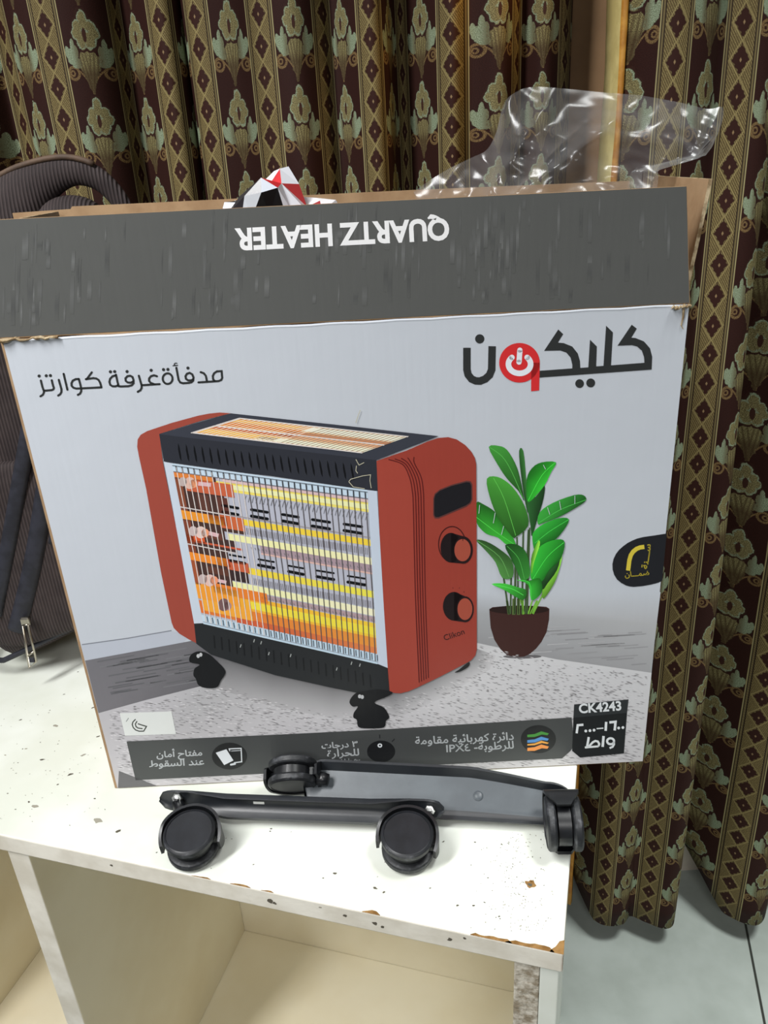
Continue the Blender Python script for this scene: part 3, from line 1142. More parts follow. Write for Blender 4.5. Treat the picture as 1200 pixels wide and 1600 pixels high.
for p in ([(574, 56), (556, 54), (542, 66), (546, 78), (562, 82)], [(528, 85), (582, 80)]):
    ink.stroke(P2(p), 12 / 7.5, DK, 3)
cx, cy = P2([(465, 236)])[0]
ink.ring(cx, cy, 57 / 7.5, 62 / 7.5, W1, DK, 3)
for f_, c in ((P1, (85, 205)), (P1, (168, 202)), (P1, (217, 200)), (P1, (920, 155)), (P1, (970, 153)), (P1, (1115, 153)), (P2, (272, 138)), (P2, (417, 130)), (P2, (468, 128)), (P2, (703, 112))):
    x, y = f_([c])[0]
    ink.ell(x, y, 18.5 / 7.5, 18.5 / 7.5, DK, 3)
ink.build('panel_lettering', front, 'black lettering at the upper left of the white panel')

# warranty badge
ink = Ink()
B = lambda p: sc(p, 940, 820, 10)
rt = face(1040, 832)
ink.poly(B([(985, 138), (850, 160), (740, 175), (640, 190), (555, 212), (480, 242), (400, 284), (330, 335), (270, 390), (220, 455), (185, 530), (168, 610), (172, 700), (195, 780), (240, 852), (300, 902), (380, 946), (440, 962), (500, 967),
            (640, 955), (760, 933), (840, 915), (900, 895), (945, 870)]) + [(1041.5, 833.2)], pr(30, 31, 35), 3)
YL_ = pr(196, 178, 62)
ink.stroke(B([(665, 342), (600, 350), (545, 372), (492, 415), (455, 470), (432, 550), (412, 712)]), 6.6, YL_, 4, cap=False)
ink.text(arabic('ضمـــان'), B([(365, 812)])[0], B([(742, 782)])[0], YL_, 4, hk=.95, over=.22)
ink.text(arabic('ســـنة'), B([(712, 690)])[0], B([(768, 308)])[0], YL_, 4, hk=.8, over=.3)
ink.build('warranty_badge', front, 'black rounded badge with a gold numeral')

# sticker
ink = Ink()
T = lambda p: sc(p, 180, 1100, 10.909)
ink.poly(T([(80, 150), (960, 120), (1040, 505), (170, 535)]), pr(206, 209, 206), 6)
for p in ([(345, 258), (305, 300), (292, 345), (310, 395), (350, 436), (410, 458), (488, 456), (536, 376), (455, 352), (395, 332)], [(372, 292), (346, 335), (356, 378), (392, 404), (462, 414)]):
    ink.stroke(T(p), 1.7, pr(52, 56, 50), 7)
ink.stroke(T([(192, 290), (228, 238)]), 1.4, pr(150, 154, 152), 7)
ink.build('sticker', front, 'small white sticker with a curved line mark')

# specification strip
ink = Ink()
ink.poly([(198, 1158), (450, 1146.5), (610, 1138.5), (893, 1120.5), (897, 1165), (891, 1173), (878, 1184.5), (690, 1194), (450, 1206.5), (212, 1218.5)], pr(66, 68, 68), 6)
I1 = lambda p: sc(p, 220, 1150, 6.6667)
I2 = lambda p: sc(p, 480, 1130, 6.6667)
I3 = lambda p: sc(p, 630, 1120, 4.8)
x, y = I1([(925, 205)])[0]
ink.ell(x, y, 27.5, 21, pr(32, 33, 34), 7)
ink.poly(I1([(782, 170), (890, 130), (966, 250), (870, 298)]), pr(206, 210, 214), 9)
ink.stroke(I1([(800, 158), (886, 130)]), 1.4, pr(40, 41, 43), 10)
ink.stroke(I1([(928, 150), (922, 130), (1046, 124), (1052, 264), (975, 274)]), 1.7, pr(200, 204, 208), 8)
ink.stroke(I1([(945, 152), (1040, 146)]), 1.2, pr(180, 184, 188), 8)
ink.stroke(I1([(940, 294), (982, 286)]), 3, pr(206, 210, 214), 8)
x, y = I2([(770, 290)])[0]
ink.ell(x, y, 22, 17, pr(26, 27, 29), 7)
x, y = I2([(757, 228)])[0]
ink.ring(x, y, 2.7, 2.3, 2.0, pr(206, 210, 214), 8)
for p in ([(755, 118), (756, 150)], [(884, 186), (908, 162)], [(648, 300), (632, 330)]):
    ink.stroke(I2(p), 1.3, pr(36, 37, 39), 8)
x, y = I3([(1013, 165)])[0]
ink.ell(x, y, 27.5, 22, pr(32, 33, 34), 7)
for col, yy, hh in (((70, 140, 60), 118, 22), ((84, 140, 196), 158, 24), ((226, 160, 70), 188, 14), ((226, 144, 74), 216, 28)):
    ink.poly(I3([(930, yy + 14), (985, yy + 8), (1035, yy - 12), (1092, yy + 4), (1080, yy + 4 + hh * .6), (1040, yy - 6 + hh * .8), (985, yy + 8 + hh), (930, yy + 12 + hh * .9)]), pr(*col), 8)
tw = pr(206, 210, 212)
for s, a, b, bo, hk in (('مفتاح أمان', (245.2, 1183), (316, 1179.6), .03, .78), ('عند السقوط', (234, 1198), (319, 1194), .03, .78),
                        ('٣ درجات', (502.8, 1169), (558.8, 1166), .03, .8), ('للحرارة', (511.5, 1182), (561, 1179.5), .03, .74), ('٥٠٠ واط / ١٥٠٠ واط /', (495.8, 1192.5), (562.5, 1189), .02, .8),
                        ('دائرة كهربائية مقاومة', (649, 1162.6), (802.5, 1155), .03, .85), ('للرطوبة- IPX٤', (697.7, 1174.5), (802.5, 1168.5), .028, .8)):
    ink.text(arabic(s), a, b, tw, 8, hk=hk, over=bo * 11)
ink.build('specification_strip', front, 'dark grey strip with white lettering and round icons')

# model plate
ink = Ink()
Q = lambda p: sc(p, 880, 1080, 8.5714)
ink.poly(Q([(145, 172), (872, 105), (852, 285), (135, 350)]), pr(40, 43, 45), 8)
ink.poly(Q([(135, 350), (852, 285), (810, 828), (225, 883), (118, 795)]), pr(22, 24, 26), 8)
ink.text('CK4243', Q([(212, 288)])[0], Q([(778, 246)])[0], tw, 9, bold=.03, hk=1.0)
for p, w in (([(268, 443), (192, 450), (178, 558)], 31), ([(445, 496), (535, 489)], 16), ([(573, 405), (566, 525)], 33), ([(615, 412), (698, 404), (687, 520)], 33), ([(340, 608), (318, 738)], 31),
             ([(288, 748), (470, 732)], 26), ([(470, 732), (480, 700), (462, 668), (430, 660), (396, 676), (340, 735)], 28), ([(538, 594), (526, 740)], 34), ([(676, 668), (678, 706), (660, 738), (618, 756)], 28)):
    ink.stroke(Q(p), w / 8.5714, tw, 9, cap=False)
for c in ((300, 527), (356, 522), (411, 516), (740, 487), (797, 481)):
    x, y = Q([c])[0]
    ink.ell(x, y, 2.2, 2.2, tw, 9)
x, y = Q([(632, 664)])[0]
ink.ring(x, y, 5.4, 4.6, 3.4, tw, 9)
ink.build('model_plate', front, 'black plate with white model number and wattage')

# ---- the printed heater
ink = Ink()
H4 = lambda p: sc(p, 200, 620, 3.4786)
H5 = lambda p: sc(p, 460, 640, 3.0781)
RL, RR = pr(146, 68, 56), pr(142, 58, 47)
ink.poly(H4([(378, 1340), (330, 1315), (280, 1285), (250, 1255), (238, 1225), (180, 950), (100, 500), (60, 320), (51, 270), (54, 230), (70, 205), (105, 185), (240, 140), (380, 102), (440, 90), (500, 84), (560, 88), (400, 128), (172, 200), (190, 350), (270, 745), (360, 1230)]), RL, 10)
ink.poly([(249, 678), (305, 661), (361, 645.4), (440, 654), (560, 667), (685, 681), (588, 718.5), (440, 701)], pr(54, 57, 66), 11)
ink.poly([(249, 678), (440, 701), (588, 718.5), (592, 767), (573, 765), (423, 743), (383, 738.5), (256.5, 720.7)], pr(44, 46, 53), 11)
for k in range(23):
    x = 281 + 12.25 * k
    y = 706 + (x - 281) * .114
    ink.poly([(x - 2.6, y - 14), (x - .4, y - 9), (x + 2.4, y + 5), (x + 2.8, y + 14), (x + .2, y + 9), (x - 2.4, y - 4)], pr(14, 15, 18), 12)
# top grille
tg = [(298.7, 676), (375.7, 652.5), (639, 681.2), (564.6, 707.5)]
ink.poly(tg, pr(214, 180, 140), 12, [pr(216, 158, 84), pr(206, 134, 58), pr(226, 204, 170), pr(224, 200, 170)])


def bil(q, s, t):
    a = [(q[0][i] * (1 - s) + q[1][i] * s) for i in (0, 1)]
    b = [(q[3][i] * (1 - s) + q[2][i] * s) for i in (0, 1)]
    return (a[0] * (1 - t) + b[0] * t, a[1] * (1 - t) + b[1] * t)


tq = [tg[0], tg[3], tg[2], tg[1]]       # s along the front edge, t towards the back
for s0, s1, t0, t1, c in ((0, .45, .1, .28, (228, 176, 80)), (0, .5, .34, .5, (186, 92, 40)), (0, .45, .56, .72, (206, 120, 46)), (0, .4, .78, .9, (222, 170, 84)), (.35, 1, .06, .24, (236, 226, 200)), (.4, 1, .32, .46, (214, 160, 120)),
                          (.4, 1, .5, .64, (190, 128, 88)), (.45, 1, .7, .92, (240, 228, 206))):
    ink.poly([bil(tq, s0, t0), bil(tq, s1, t0), bil(tq, s1, t1), bil(tq, s0, t1)], pr(*c), 13)
for k in range(34):
    s = (k + .5) / 34
    ink.stroke([bil(tq, s, .02), bil(tq, s, .98)], .9, pr(226, 214, 200) if k < 17 else pr(150, 128, 112), 14, cap=False)
for t in (.02, .48, .98):
    ink.stroke([bil(tq, 0, t), bil(tq, 1, t)], 1.6, pr(214, 208, 204), 15, cap=False)
ink.stroke([bil(tq, 0, 0), bil(tq, 0, 1)], 1.4, pr(214, 208, 204), 15, cap=False)
# white frame and grille ground
ink.poly([(256.6, 721), (269.5, 723.5), (318.5, 973), (303.5, 973.5)], pr(186, 196, 208), 12)
ink.poly([(573, 765), (589, 766.7), (599.7, 948), (606, 1043), (589, 1036)], pr(184, 194, 208), 12)
gq = [(269, 723.5), (574, 765), (590, 1037), (318, 974)]
ink.poly(gq, pr(172, 174, 186), 12)


def band(s0, s1, t0, t1, c, z=13, c2=None):
    cs = None
    if c2:
        cs = [pr(*c), pr(*c2), pr(*c2), pr(*c)]
    ink.poly([bil(gq, s0, t0), bil(gq, s1, t0), bil(gq, s1, t1), bil(gq, s0, t1)], pr(*c), z, cs)


band(0, 1, 0, .05, (186, 204, 218))
band(.25, 1, .055, .075, (206, 178, 178))
band(.2, 1, .072, .128, (226, 206, 96), 13, (222, 208, 110))
band(.3, 1, .084, .112, (222, 222, 168), 14)
band(.24, 1, .285, .322, (228, 196, 66))
band(.23, 1, .39, .43, (224, 222, 160), 13, (226, 222, 178))
band(.4, 1, .43, .475, (158, 138, 146))
band(.4, 1, .475, .485, (206, 170, 160), 14)
band(.26, 1, .58, .62, (228, 198, 64), 13, (220, 212, 80))
band(.2, 1, .685, .725, (222, 222, 160), 13, (226, 222, 190))
band(.4, 1, .73, .76, (164, 142, 146))
band(.02, 1, .765, .85, (226, 150, 50), 13, (224, 190, 60))
band(.3, 1, .79, .835, (224, 206, 66), 14)
band(0, 1, .85, .93, (210, 110, 50), 13, (214, 140, 60))
band(.2, 1, .905, .94, (190, 84, 52), 14, (206, 120, 70))
band(0, 1, .942, 1, (182, 202, 216), 14)
# the dark end at the left with its glowing caps
dkc = (68, 48, 44)
band(0, .215, .05, .75, dkc, 15)
band(.215, .245, .15, .29, dkc, 15)
band(.215, .33, .32, .38, (70, 50, 46), 15)
band(.215, .26, .43, .5, (64, 48, 48), 15)
band(.215, .31, .61, .68, (54, 42, 42), 15)
for s0, s1, t0, t1, c in ((0, .035, .09, .29, (124, 70, 50)), (0, .04, .35, .55, (118, 62, 46)), (0, .03, .6, .75, (150, 78, 50)), (.1, .16, .17, .28, (88, 56, 48)), (.2, .26, .17, .28, (92, 54, 46)), (.1, .2, .4, .44, (96, 58, 48)),
                          (.08, .2, .62, .66, (90, 56, 46)), (0, .2, .05, .085, (206, 120, 56)), (.05, .3, .08, .16, (186, 92, 62)), (0, .22, .29, .345, (218, 140, 48)), (.14, .24, .29, .345, (200, 92, 46)), (.2, .33, .28, .36, (190, 96, 58)), (0, .1, .44, .48, (200, 84, 44)),
                          (0, .3, .47, .482, (184, 84, 56)), (0, .2, .55, .6, (222, 132, 48)), (.14, .22, .55, .6, (206, 84, 48)), (.2, .32, .555, .615, (186, 92, 62)), (0, .24, .74, .84, (224, 146, 52)), (.1, .4, .72, .78, (214, 120, 48)),
                          (.02, .3, .84, .91, (226, 156, 56))):
    band(s0, s1, t0, t1, c, 16)
for x, y, r, c in ((286, 752, 6.5, (176, 160, 156)), (297, 754, 8.5, (206, 170, 156)), (303, 755, 6, (226, 150, 110)), (302, 829, 7, (184, 168, 166)), (314, 831, 8.5, (210, 184, 176)), (321, 832, 6, (226, 150, 112)), (317, 904, 7, (182, 164, 162)),
                   (328, 906, 8.5, (212, 176, 166)), (335, 906, 6, (228, 146, 110)), (350, 944, 9, (112, 84, 84)), (356, 946, 6, (166, 128, 128))):
    ink.ell(x, y, r, r * 1.1, pr(*c), 17)
for a, b, c in (((310, 755), (330, 757), 6), ((326, 832), (342, 836), 6), ((340, 906), (354, 909), 5)):
    ink.stroke([a, b], c, pr(206, 168, 172), 17, cap=False)
# black slots, ten pairs
for x0, x1, ya, yb in ((346, 374, 789, 799), (391, 420, 795.5, 805.5), (439.5, 468, 803, 813), (486, 517, 811, 821), (535.5, 567, 818, 828), (357, 385, 866, 875), (402, 430, 873, 882), (449, 476, 883, 892), (493, 523.5, 890.5, 900), (541.5, 572.5, 899, 908.5)):
    w1 = 4.2 if ya < 840 else 2.8
    ink.stroke([(x0 + 2, ya), (x1 - 2, ya + 4.2)], w1, pr(18, 19, 22), 16)
    ink.stroke([(x0 + 2, yb), (x1 - 2, yb + 4.6)], 4.6, pr(18, 19, 22), 16)
# short ticks behind the wires, then the wires
NW = 33
for k in range(NW * 2):
    s = .34 + .65 * k / (NW * 2)
    for t0, t1, w in ((.335, .375, .9), (.64, .678, .9), (.45, .462, 1.0), (.745, .757, 1.0)):
        if k % 2 or w == .9:
            ink.stroke([bil(gq, s, t0), bil(gq, s + (.004 if w > .9 else 0), t1)], w, pr(112, 108, 116), 16, cap=False)
    if k % 2:
        ink.stroke([bil(gq, s + .014, .135), bil(gq, s + .006, .155), bil(gq, s, .175)], .9, pr(110, 112, 118), 16, cap=False)
for k in range(NW):
    s = (k + .6) / NW
    cw = (206, 198, 194) if s < .36 else (84, 80, 82)
    ink.stroke([bil(gq, s, 0.02), bil(gq, s + .002, .3), bil(gq, s + .006, .6), bil(gq, s, .985)], 1.35, pr(*cw), 18, cap=False)
    ink.stroke([bil(gq, s, 0.012), bil(gq, s, .05)], 2.0, pr(64, 70, 78), 18, cap=False)
    ink.stroke([bil(gq, s + .012, .945), bil(gq, s + .012, .98)], 1.4, pr(72, 84, 96), 18, cap=False)
for t, c in ((.012, (96, 104, 112)), (.05, (104, 100, 106)), (.272, (150, 140, 140)), (.985, (150, 160, 172))):
    ink.stroke([bil(gq, 0, t), bil(gq, 1, t)], 1.2, pr(*c), 18, cap=False)
ink.stroke([bil(gq, 0, .27), bil(gq, .26, .275)], 1.6, pr(200, 192, 190), 19, cap=False)
ink.stroke([bil(gq, 0, .5), bil(gq, .26, .505)], 1.6, pr(200, 192, 190), 19, cap=False)
# lower black band
ink.poly([(303.5, 973.5), (318.5, 973), (450, 1002), (589, 1036), (606, 1043), (609, 1080), (600, 1090), (520, 1074), (430, 1054), (330, 1022), (307, 1005)], pr(38, 40, 42), 13)
for x, y in ((376, 1008), (397, 1000), (408, 1003), (454, 1023), (526, 1044), (549, 1035), (562, 1038), (420, 1020)):
    ink.poly([(x - 1.2, y + 2.5), (x + .4, y - 2.5), (x + 1.6, y - 1.5), (x + .2, y + 3)], pr(150, 154, 152), 14)
for k in range(22):
    x = 335 + 11.6 * k
    y = 996 + (x - 335) * .25
    ink.poly([(x - 1.5, y - 4), (x + .8, y - 4), (x + 2.2, y + 16), (x, y + 16)], pr(26, 27, 29), 14)
# right red side
ink.poly(H5([(395, 245), (540, 195), (640, 152), (690, 135), (740, 131), (780, 142), (820, 168), (850, 200), (867, 230), (874, 262), (876, 640), (877, 1150), (870, 1180), (850, 1203), (830, 1215), (700, 1282), (600, 1330), (550, 1352), (510, 1362), (478, 1360), (456, 1350), (445, 1180), (430, 950), (410, 600)]), RR, 12)
ink.poly(H5([(395, 245), (450, 235), (510, 250), (550, 300), (568, 370), (575, 480), (585, 900), (600, 1300), (600, 1330), (550, 1352), (510, 1362), (478, 1360), (456, 1350), (430, 950), (410, 600)]), pr(150, 64, 52), 13)
for k in range(5):
    dx = k * 14
    p = [(452 + dx * 2.2, 238 - k * 3), (520 + dx, 262 - k * 2), (552 + dx, 320), (566 + dx * .95, 385), (572 + dx * .9, 480), (582 + dx * .85, 900), (600 + dx * .8, 1310 - dx * .4)]
    ink.stroke(H5(smooth_path(p, 5)), 1.5, pr(82, 24, 24), 14, cap=False)
K = lambda p: sc(p, 660, 720, 5.52)
ink.poly(K([(93, 320), (105, 280), (150, 243), (250, 203), (380, 168), (415, 172), (430, 200), (431, 330), (415, 365), (380, 392), (140, 494), (105, 493), (92, 465)]), pr(84, 50, 48), 14)
ink.poly(K([(101, 325), (112, 288), (150, 254), (250, 214), (380, 180), (408, 184), (420, 210), (421, 325), (408, 356), (375, 380), (140, 481), (110, 480), (101, 460)]), pr(26, 25, 29), 15)
for kn in (((255, 715, 116, 152), (245, 745, 90, 128), (352, 765, 82, 118), (345, 766, 70, 96)), (None, (272, 1250, 96, 124), (368, 1276, 74, 112), (366, 1274, 64, 94))):
    if kn[0]:
        c = K([(kn[0][0], kn[0][1])])[0]
        ink.ring(c[0], c[1], kn[0][2] / 5.52, kn[0][3] / 5.52, 1.6, pr(60, 22, 22), 14)
    for j, cl_ in ((1, (28, 20, 22)), (2, (34, 20, 22)), (3, (152, 72, 56))):
        c = K([kn[j][:2]])[0]
        ink.ell(c[0], c[1], kn[j][2] / 5.52, kn[j][3] / 5.52, pr(*cl_), 14 + j)
    a, b, d, e_ = kn[1], kn[2], 0, 0
    ink.poly(K([(a[0], a[1] - a[3]), (b[0], b[1] - b[3]), (b[0], b[1] + b[3]), (a[0], a[1] + a[3])]), pr(28, 20, 22), 15)
ink.stroke(K([(347, 664), (347, 684)]), 1.0, pr(40, 20, 20), 18)
for c in ((262, 1092), (318, 1092), (358, 1126)):
    x, y = K([c])[0]
    ink.ell(x, y, .8, 1.2, pr(104, 40, 36), 14, n=8)
ink.text('Clikon', (694.8, 1000.2), (726.2, 989.4), pr(48, 22, 22), 14, bold=.006, hk=.98)
# castors of the printed heater
bk = pr(26, 27, 29)
for ps in (H4([(340, 1440), (335, 1415), (352, 1392), (390, 1380), (440, 1395), (480, 1430), (520, 1470), (530, 1500), (505, 1540), (485, 1575), (430, 1580), (385, 1565), (370, 1530), (357, 1510), (362, 1475), (390, 1452)]),
           H5([(265, 1405), (275, 1380), (300, 1358), (330, 1352), (400, 1342), (470, 1355), (450, 1375), (385, 1405), (430, 1430), (456, 1475), (440, 1495), (430, 1525), (370, 1530), (310, 1525), (300, 1490), (284, 1478), (286, 1455), (305, 1425), (280, 1425)]),
           H5([(790, 1248), (838, 1212), (838, 1232), (800, 1256), (770, 1262)])):
    ink.poly(closed_smooth(ps, 4), bk, 15)
for x, y in ((310, 1024), (314, 1022), (562, 1087), (566, 1088)):
    ink.ell(x, y, 2.6, 3.2, pr(176, 178, 180), 16, n=10)
# torn ink near the corner
for p in ([(556, 717), (561, 726), (569, 722)], [(557, 727), (556, 735), (559, 739)], [(545, 752), (548, 748), (566, 743), (579, 741), (578, 750), (580, 762)], [(545, 752), (552, 760), (570, 763)], [(563, 640), (560, 648), (556, 660)]):
    ink.stroke(p, 1.1, pr(176, 172, 150), 17, cap=False)
ink.build('heater_picture', front, 'printed picture of a red and black quartz heater glowing orange')

# ---- the printed plant
ink = Ink()
PL = lambda p: sc(p, 720, 680, 3.3333)
for base, tip, w in (((250, 930), (222, 735), 9), ((258, 930), (262, 730), 9), ((280, 930), (285, 670), 11), ((300, 930), (292, 530), 8), ((318, 930), (325, 500), 9), ((335, 930), (352, 490), 9), ((345, 930), (358, 480), 8), ((330, 930), (300, 820), 6), ((360, 930), (395, 860), 6), ((376, 930), (425, 830), 7)):
    ink.stroke(PL([base, tip]), w / 3.33, pr(62, 84, 50) if w > 7 else pr(112, 170, 60), 5, cap=False)
leaves = [([(303, 80), (325, 82), (340, 230), (350, 400), (335, 350), (312, 200)], (46, 96, 44), None),
          ([(145, 60), (200, 55), (240, 75), (280, 140), (305, 210), (330, 340), (300, 290), (240, 225), (190, 150)], (52, 118, 46), [(150, 62), (215, 110), (265, 190), (325, 330)]),
          ([(345, 340), (390, 320), (435, 260), (430, 330), (400, 430), (370, 525), (362, 470)], (36, 78, 38), None),
          ([(495, 140), (420, 140), (370, 170), (342, 230), (345, 340), (375, 330), (435, 260), (470, 190)], (44, 154, 44), [(490, 142), (420, 210), (350, 340)]),
          ([(80, 350), (120, 360), (180, 400), (225, 470), (270, 530), (285, 575), (240, 570), (190, 530), (130, 510), (80, 450)], (48, 140, 44), [(80, 425), (180, 500), (275, 565)]),
          ([(650, 340), (640, 312), (590, 310), (480, 350), (410, 400), (400, 460), (430, 455), (520, 420), (600, 375)], (46, 128, 48), [(650, 335), (520, 385), (405, 455)]),
          ([(563, 437), (510, 430), (430, 460), (380, 500), (372, 540), (385, 600), (420, 575), (480, 550), (530, 500)], (40, 138, 46), [(560, 438), (460, 500), (385, 560)]),
          ([(135, 225), (190, 215), (250, 250), (300, 310), (340, 390), (350, 470), (290, 525), (265, 525), (190, 420), (150, 320)], (58, 126, 46), [(170, 222), (225, 330), (285, 520)]),
          ([(520, 620), (524, 650), (505, 720), (480, 780), (430, 850), (424, 800), (455, 720)], (120, 190, 60), None),
          ([(516, 630), (500, 700), (450, 770), (425, 800), (400, 745), (470, 690)], (34, 74, 34), None),
          ([(80, 545), (130, 550), (200, 590), (265, 650), (270, 735), (215, 740), (180, 660), (130, 600)], (62, 108, 52), [(85, 547), (200, 630), (250, 735)]),
          ([(230, 570), (300, 570), (345, 620), (360, 720), (340, 750), (315, 755), (290, 700), (260, 640)], (44, 110, 42), [(240, 575), (300, 640), (330, 745)]),
          ([(540, 555), (500, 540), (420, 570), (370, 640), (362, 720), (370, 750), (420, 760), (460, 700), (520, 640)], (42, 148, 46), [(536, 556), (450, 630), (375, 745)]),
          ([(405, 545), (410, 570), (380, 660), (368, 720), (365, 640), (385, 580)], (122, 196, 62), None),
          ([(160, 772), (230, 770), (300, 790), (335, 800), (340, 830), (320, 855), (270, 830), (220, 800)], (54, 156, 52), [(165, 774), (260, 795), (325, 830)]),
          ([(290, 750), (350, 755), (410, 742), (424, 800), (405, 835), (365, 855), (350, 775)], (46, 146, 46), [(295, 752), (355, 765), (365, 850)])]


for i, (pg, c, rib) in enumerate(leaves):
    z = 6 + i * .8
    ps = closed_smooth(PL(pg), 3)
    mx, my = sum(p[0] for p in ps) / len(ps), sum(p[1] for p in ps) / len(ps)
    cs = []
    for k in range(len(ps)):
        f_ = .95 + .3 * sin(k * 2 * pi / len(ps) + i)
        cs.append(pr(*(min(230, v * f_) for v in c)))
    ink.poly(ps, pr(*c), z, cs)
    if rib:
        ink.stroke(PL(smooth_path(rib, 4)), .9, pr(*(min(220, v * 1.35 + 16) for v in c)), z + .4, cap=False)
for p in ([(97, 360), (93, 405)], [(178, 400), (168, 455)], [(222, 470), (210, 515)], [(512, 340), (520, 385)], [(592, 312), (592, 355)], [(450, 372), (462, 410)], [(428, 152), (440, 175)]):
    ink.stroke(PL(p), .9, wp, 22, cap=False)
x, y = PL([(303, 912)])[0]
ink.poly(PL([(148, 905), (165, 895), (240, 888), (303, 886), (380, 888), (445, 893), (461, 903), (459, 960), (446, 1025), (420, 1075), (392, 1110), (360, 1138), (330, 1152), (285, 1155), (240, 1145), (205, 1112), (175, 1065), (155, 1000)]), pr(60, 36, 33), 3)
ink.ell(x, y - 1, 46, 6.5, pr(38, 24, 22), 4)
for base, tip, w in (((250, 932), (240, 860), 12), ((275, 934), (276, 850), 16), ((300, 934), (300, 850), 16), ((324, 932), (322, 850), 9), ((350, 930), (372, 860), 7), ((372, 928), (400, 860), 7)):
    ink.stroke(PL([base, tip]), w / 3.33, pr(84, 104, 56) if w > 10 else pr(116, 178, 62), 5, cap=False)
x, y = PL([(320, 1150)])[0]
ink.ell(x, y + .5, 30, 3.2, pr(96, 94, 96), 2.6)
ink.build('plant_picture', front, 'printed picture of a green plant in a brown pot')

# ------------------------------------------------------------------ clear bag spilling out of the carton
topc = [(646, 300), (668, 284), (700, 264), (735, 247), (760, 234), (775, 206), (788, 160), (810, 142), (835, 136), (872, 138), (930, 143), (1000, 150), (1060, 160), (1105, 170), (1129, 168), (1126, 196), (1108, 222), (1086, 246), (1070, 268), (1062, 292)]
tl = smooth_path([(float(a), float(b)) for a, b in topc], 9)
NS, NT = len(tl), 90
V, F = [], []
for side in (0, 1):
    sg = -1 if side == 0 else 1
    for j in range(NT + 1):
        t = j / NT
        for i, (px, py) in enumerate(tl):
            s = i / (NS - 1)
            tp = at_y(px, py, 0.785)
            bx_ = 0.085 + 0.165 * s
            tx = tp.x
            zz0 = 0.515
            x = bx_ + (tx - bx_) * t ** .8
            z = zz0 + (tp.z - zz0) * t
            bul = 0.055 * sin(pi * min(1, s * 1.02)) ** .7 * (sin(pi * t ** .8) * .8 + .2 * (1 - t))
            y = 0.785 + sg * bul
            q = Vector((x * 16, z * 16, side * 7.0))
            rdg = 0
            for oc, am in ((1, .012), (2.3, .006), (5.1, .001)):
                rdg += (abs(noise.noise(q * oc + Vector((1.7, 4.1, oc)))) - .25) * am
            q2 = Vector((x * 30 + z * 55, z * 12 - x * 20, side * 3))
            rdg += (abs(noise.noise(q2)) - .2) * .006
            for fq, am, sd in ((7, .014, 1.3), (14, .007, 6.1)):
                qq = Vector(((x * .85 - z * .9) * fq, (z * .14 + x * .12) * fq, side * 5 + sd))
                rdg += (1 - min(1, abs(noise.noise(qq)) * 3.2)) ** 3 * am
            k = min(1, (1 - t) * 5)
            y += sg * rdg * (0.35 + .65 * k)
            x += noise.noise(Vector((z * 40, s * 12, 5 + side))) * .0022 * k
            x = min(x, 0.262 + max(0.0, z - .6165) * 5.0)
            V.append((x, y, z))
n1 = (NT + 1) * NS
for side in (0, 1):
    for j in range(NT):
        for i in range(NS - 1):
            a = side * n1 + j * NS + i
            F.append((a, a + 1, a + NS + 1, a + NS))
for i in range(NS - 1):                 # welded top seam is left open at the mouth, closed at both sides
    pass
for j in range(NT):
    for i in (0, NS - 1):
        a = j * NS + i
        F.append((a, a + NS, n1 + a + NS, n1 + a))
bagp = pymesh('plastic_bag', V, F, [M['film']], None, True)
tag(bagp, 'clear crumpled plastic bag sticking out of the open carton top', 'plastic bag')

# ------------------------------------------------------------------ crumpled printed paper
bm = bmesh.new()
bmesh.ops.create_icosphere(bm, subdivisions=4, radius=1.0)
ctr = Vector((-0.087, 0.742, 0.575))
for v in bm.verts:
    d = v.co.copy()
    f_ = 1 + .30 * (abs(noise.noise(d * 1.9 + Vector((3, 1, 2)))) - .3) * 2 + .12 * noise.noise(d * 5)
    x, y, z = d.x * .060 * f_, d.y * .036 * f_, d.z * .052 * f_
    z *= 1.0 if d.x < 0.0 else 1.05
    if z > 0:
        z *= .78 + .30 * math.exp(-((d.x - .12) / .45) ** 2)
    v.co = ctr + Vector((x * 1.15, y, z))
bmesh.ops.decimate if False else None
seeds = [((365, 316), (40, 38, 42)), ((385, 308), (44, 42, 46)), ((405, 304), (36, 34, 38)), ((362, 322), (200, 204, 210)), ((413, 296), (206, 212, 222)), ((416, 304), (30, 29, 32)), ((425, 316), (22, 22, 24)), ((432, 274), (214, 218, 224)),
         ((446, 281), (206, 208, 214)), ((437, 288), (178, 40, 44)), ((455, 288), (190, 46, 52)), ((466, 292), (176, 40, 46)), ((452, 297), (200, 196, 198)), ((448, 310), (214, 216, 222)), ((462, 302), (190, 60, 62)), ((462, 312), (214, 214, 218)),
         ((475, 316), (150, 40, 44)), ((470, 306), (70, 66, 70)), ((478, 308), (206, 204, 206)), ((440, 318), (150, 154, 160)), ((458, 320), (90, 88, 92)), ((395, 316), (190, 194, 200)), ((400, 312), (46, 44, 48))]
sp = [(at_y(p[0], p[1], .72), c) for p, c in seeds]
cols = sorted({c for _, c in sp})
pm = [mat('glossy_paper_' + str(i), pr(*c), .3) for i, c in enumerate(cols)]
for f in bm.faces:
    c = f.calc_center_median()
    c = c + Vector((noise.noise(c * 120), 0, noise.noise(c * 120 + Vector((5, 5, 5))))) * .003
    best = min(sp, key=lambda q: (q[0].x - c.x) ** 2 + (q[0].z - c.z) ** 2)
    f.material_index = cols.index(best[1])
pap = bmobj('crumpled_paper', bm, pm)
dm = pap.modifiers.new('facets', 'DECIMATE')
dm.ratio = 0.38
tag(pap, 'crumpled glossy black, white and red paper poking out of the carton', 'paper')

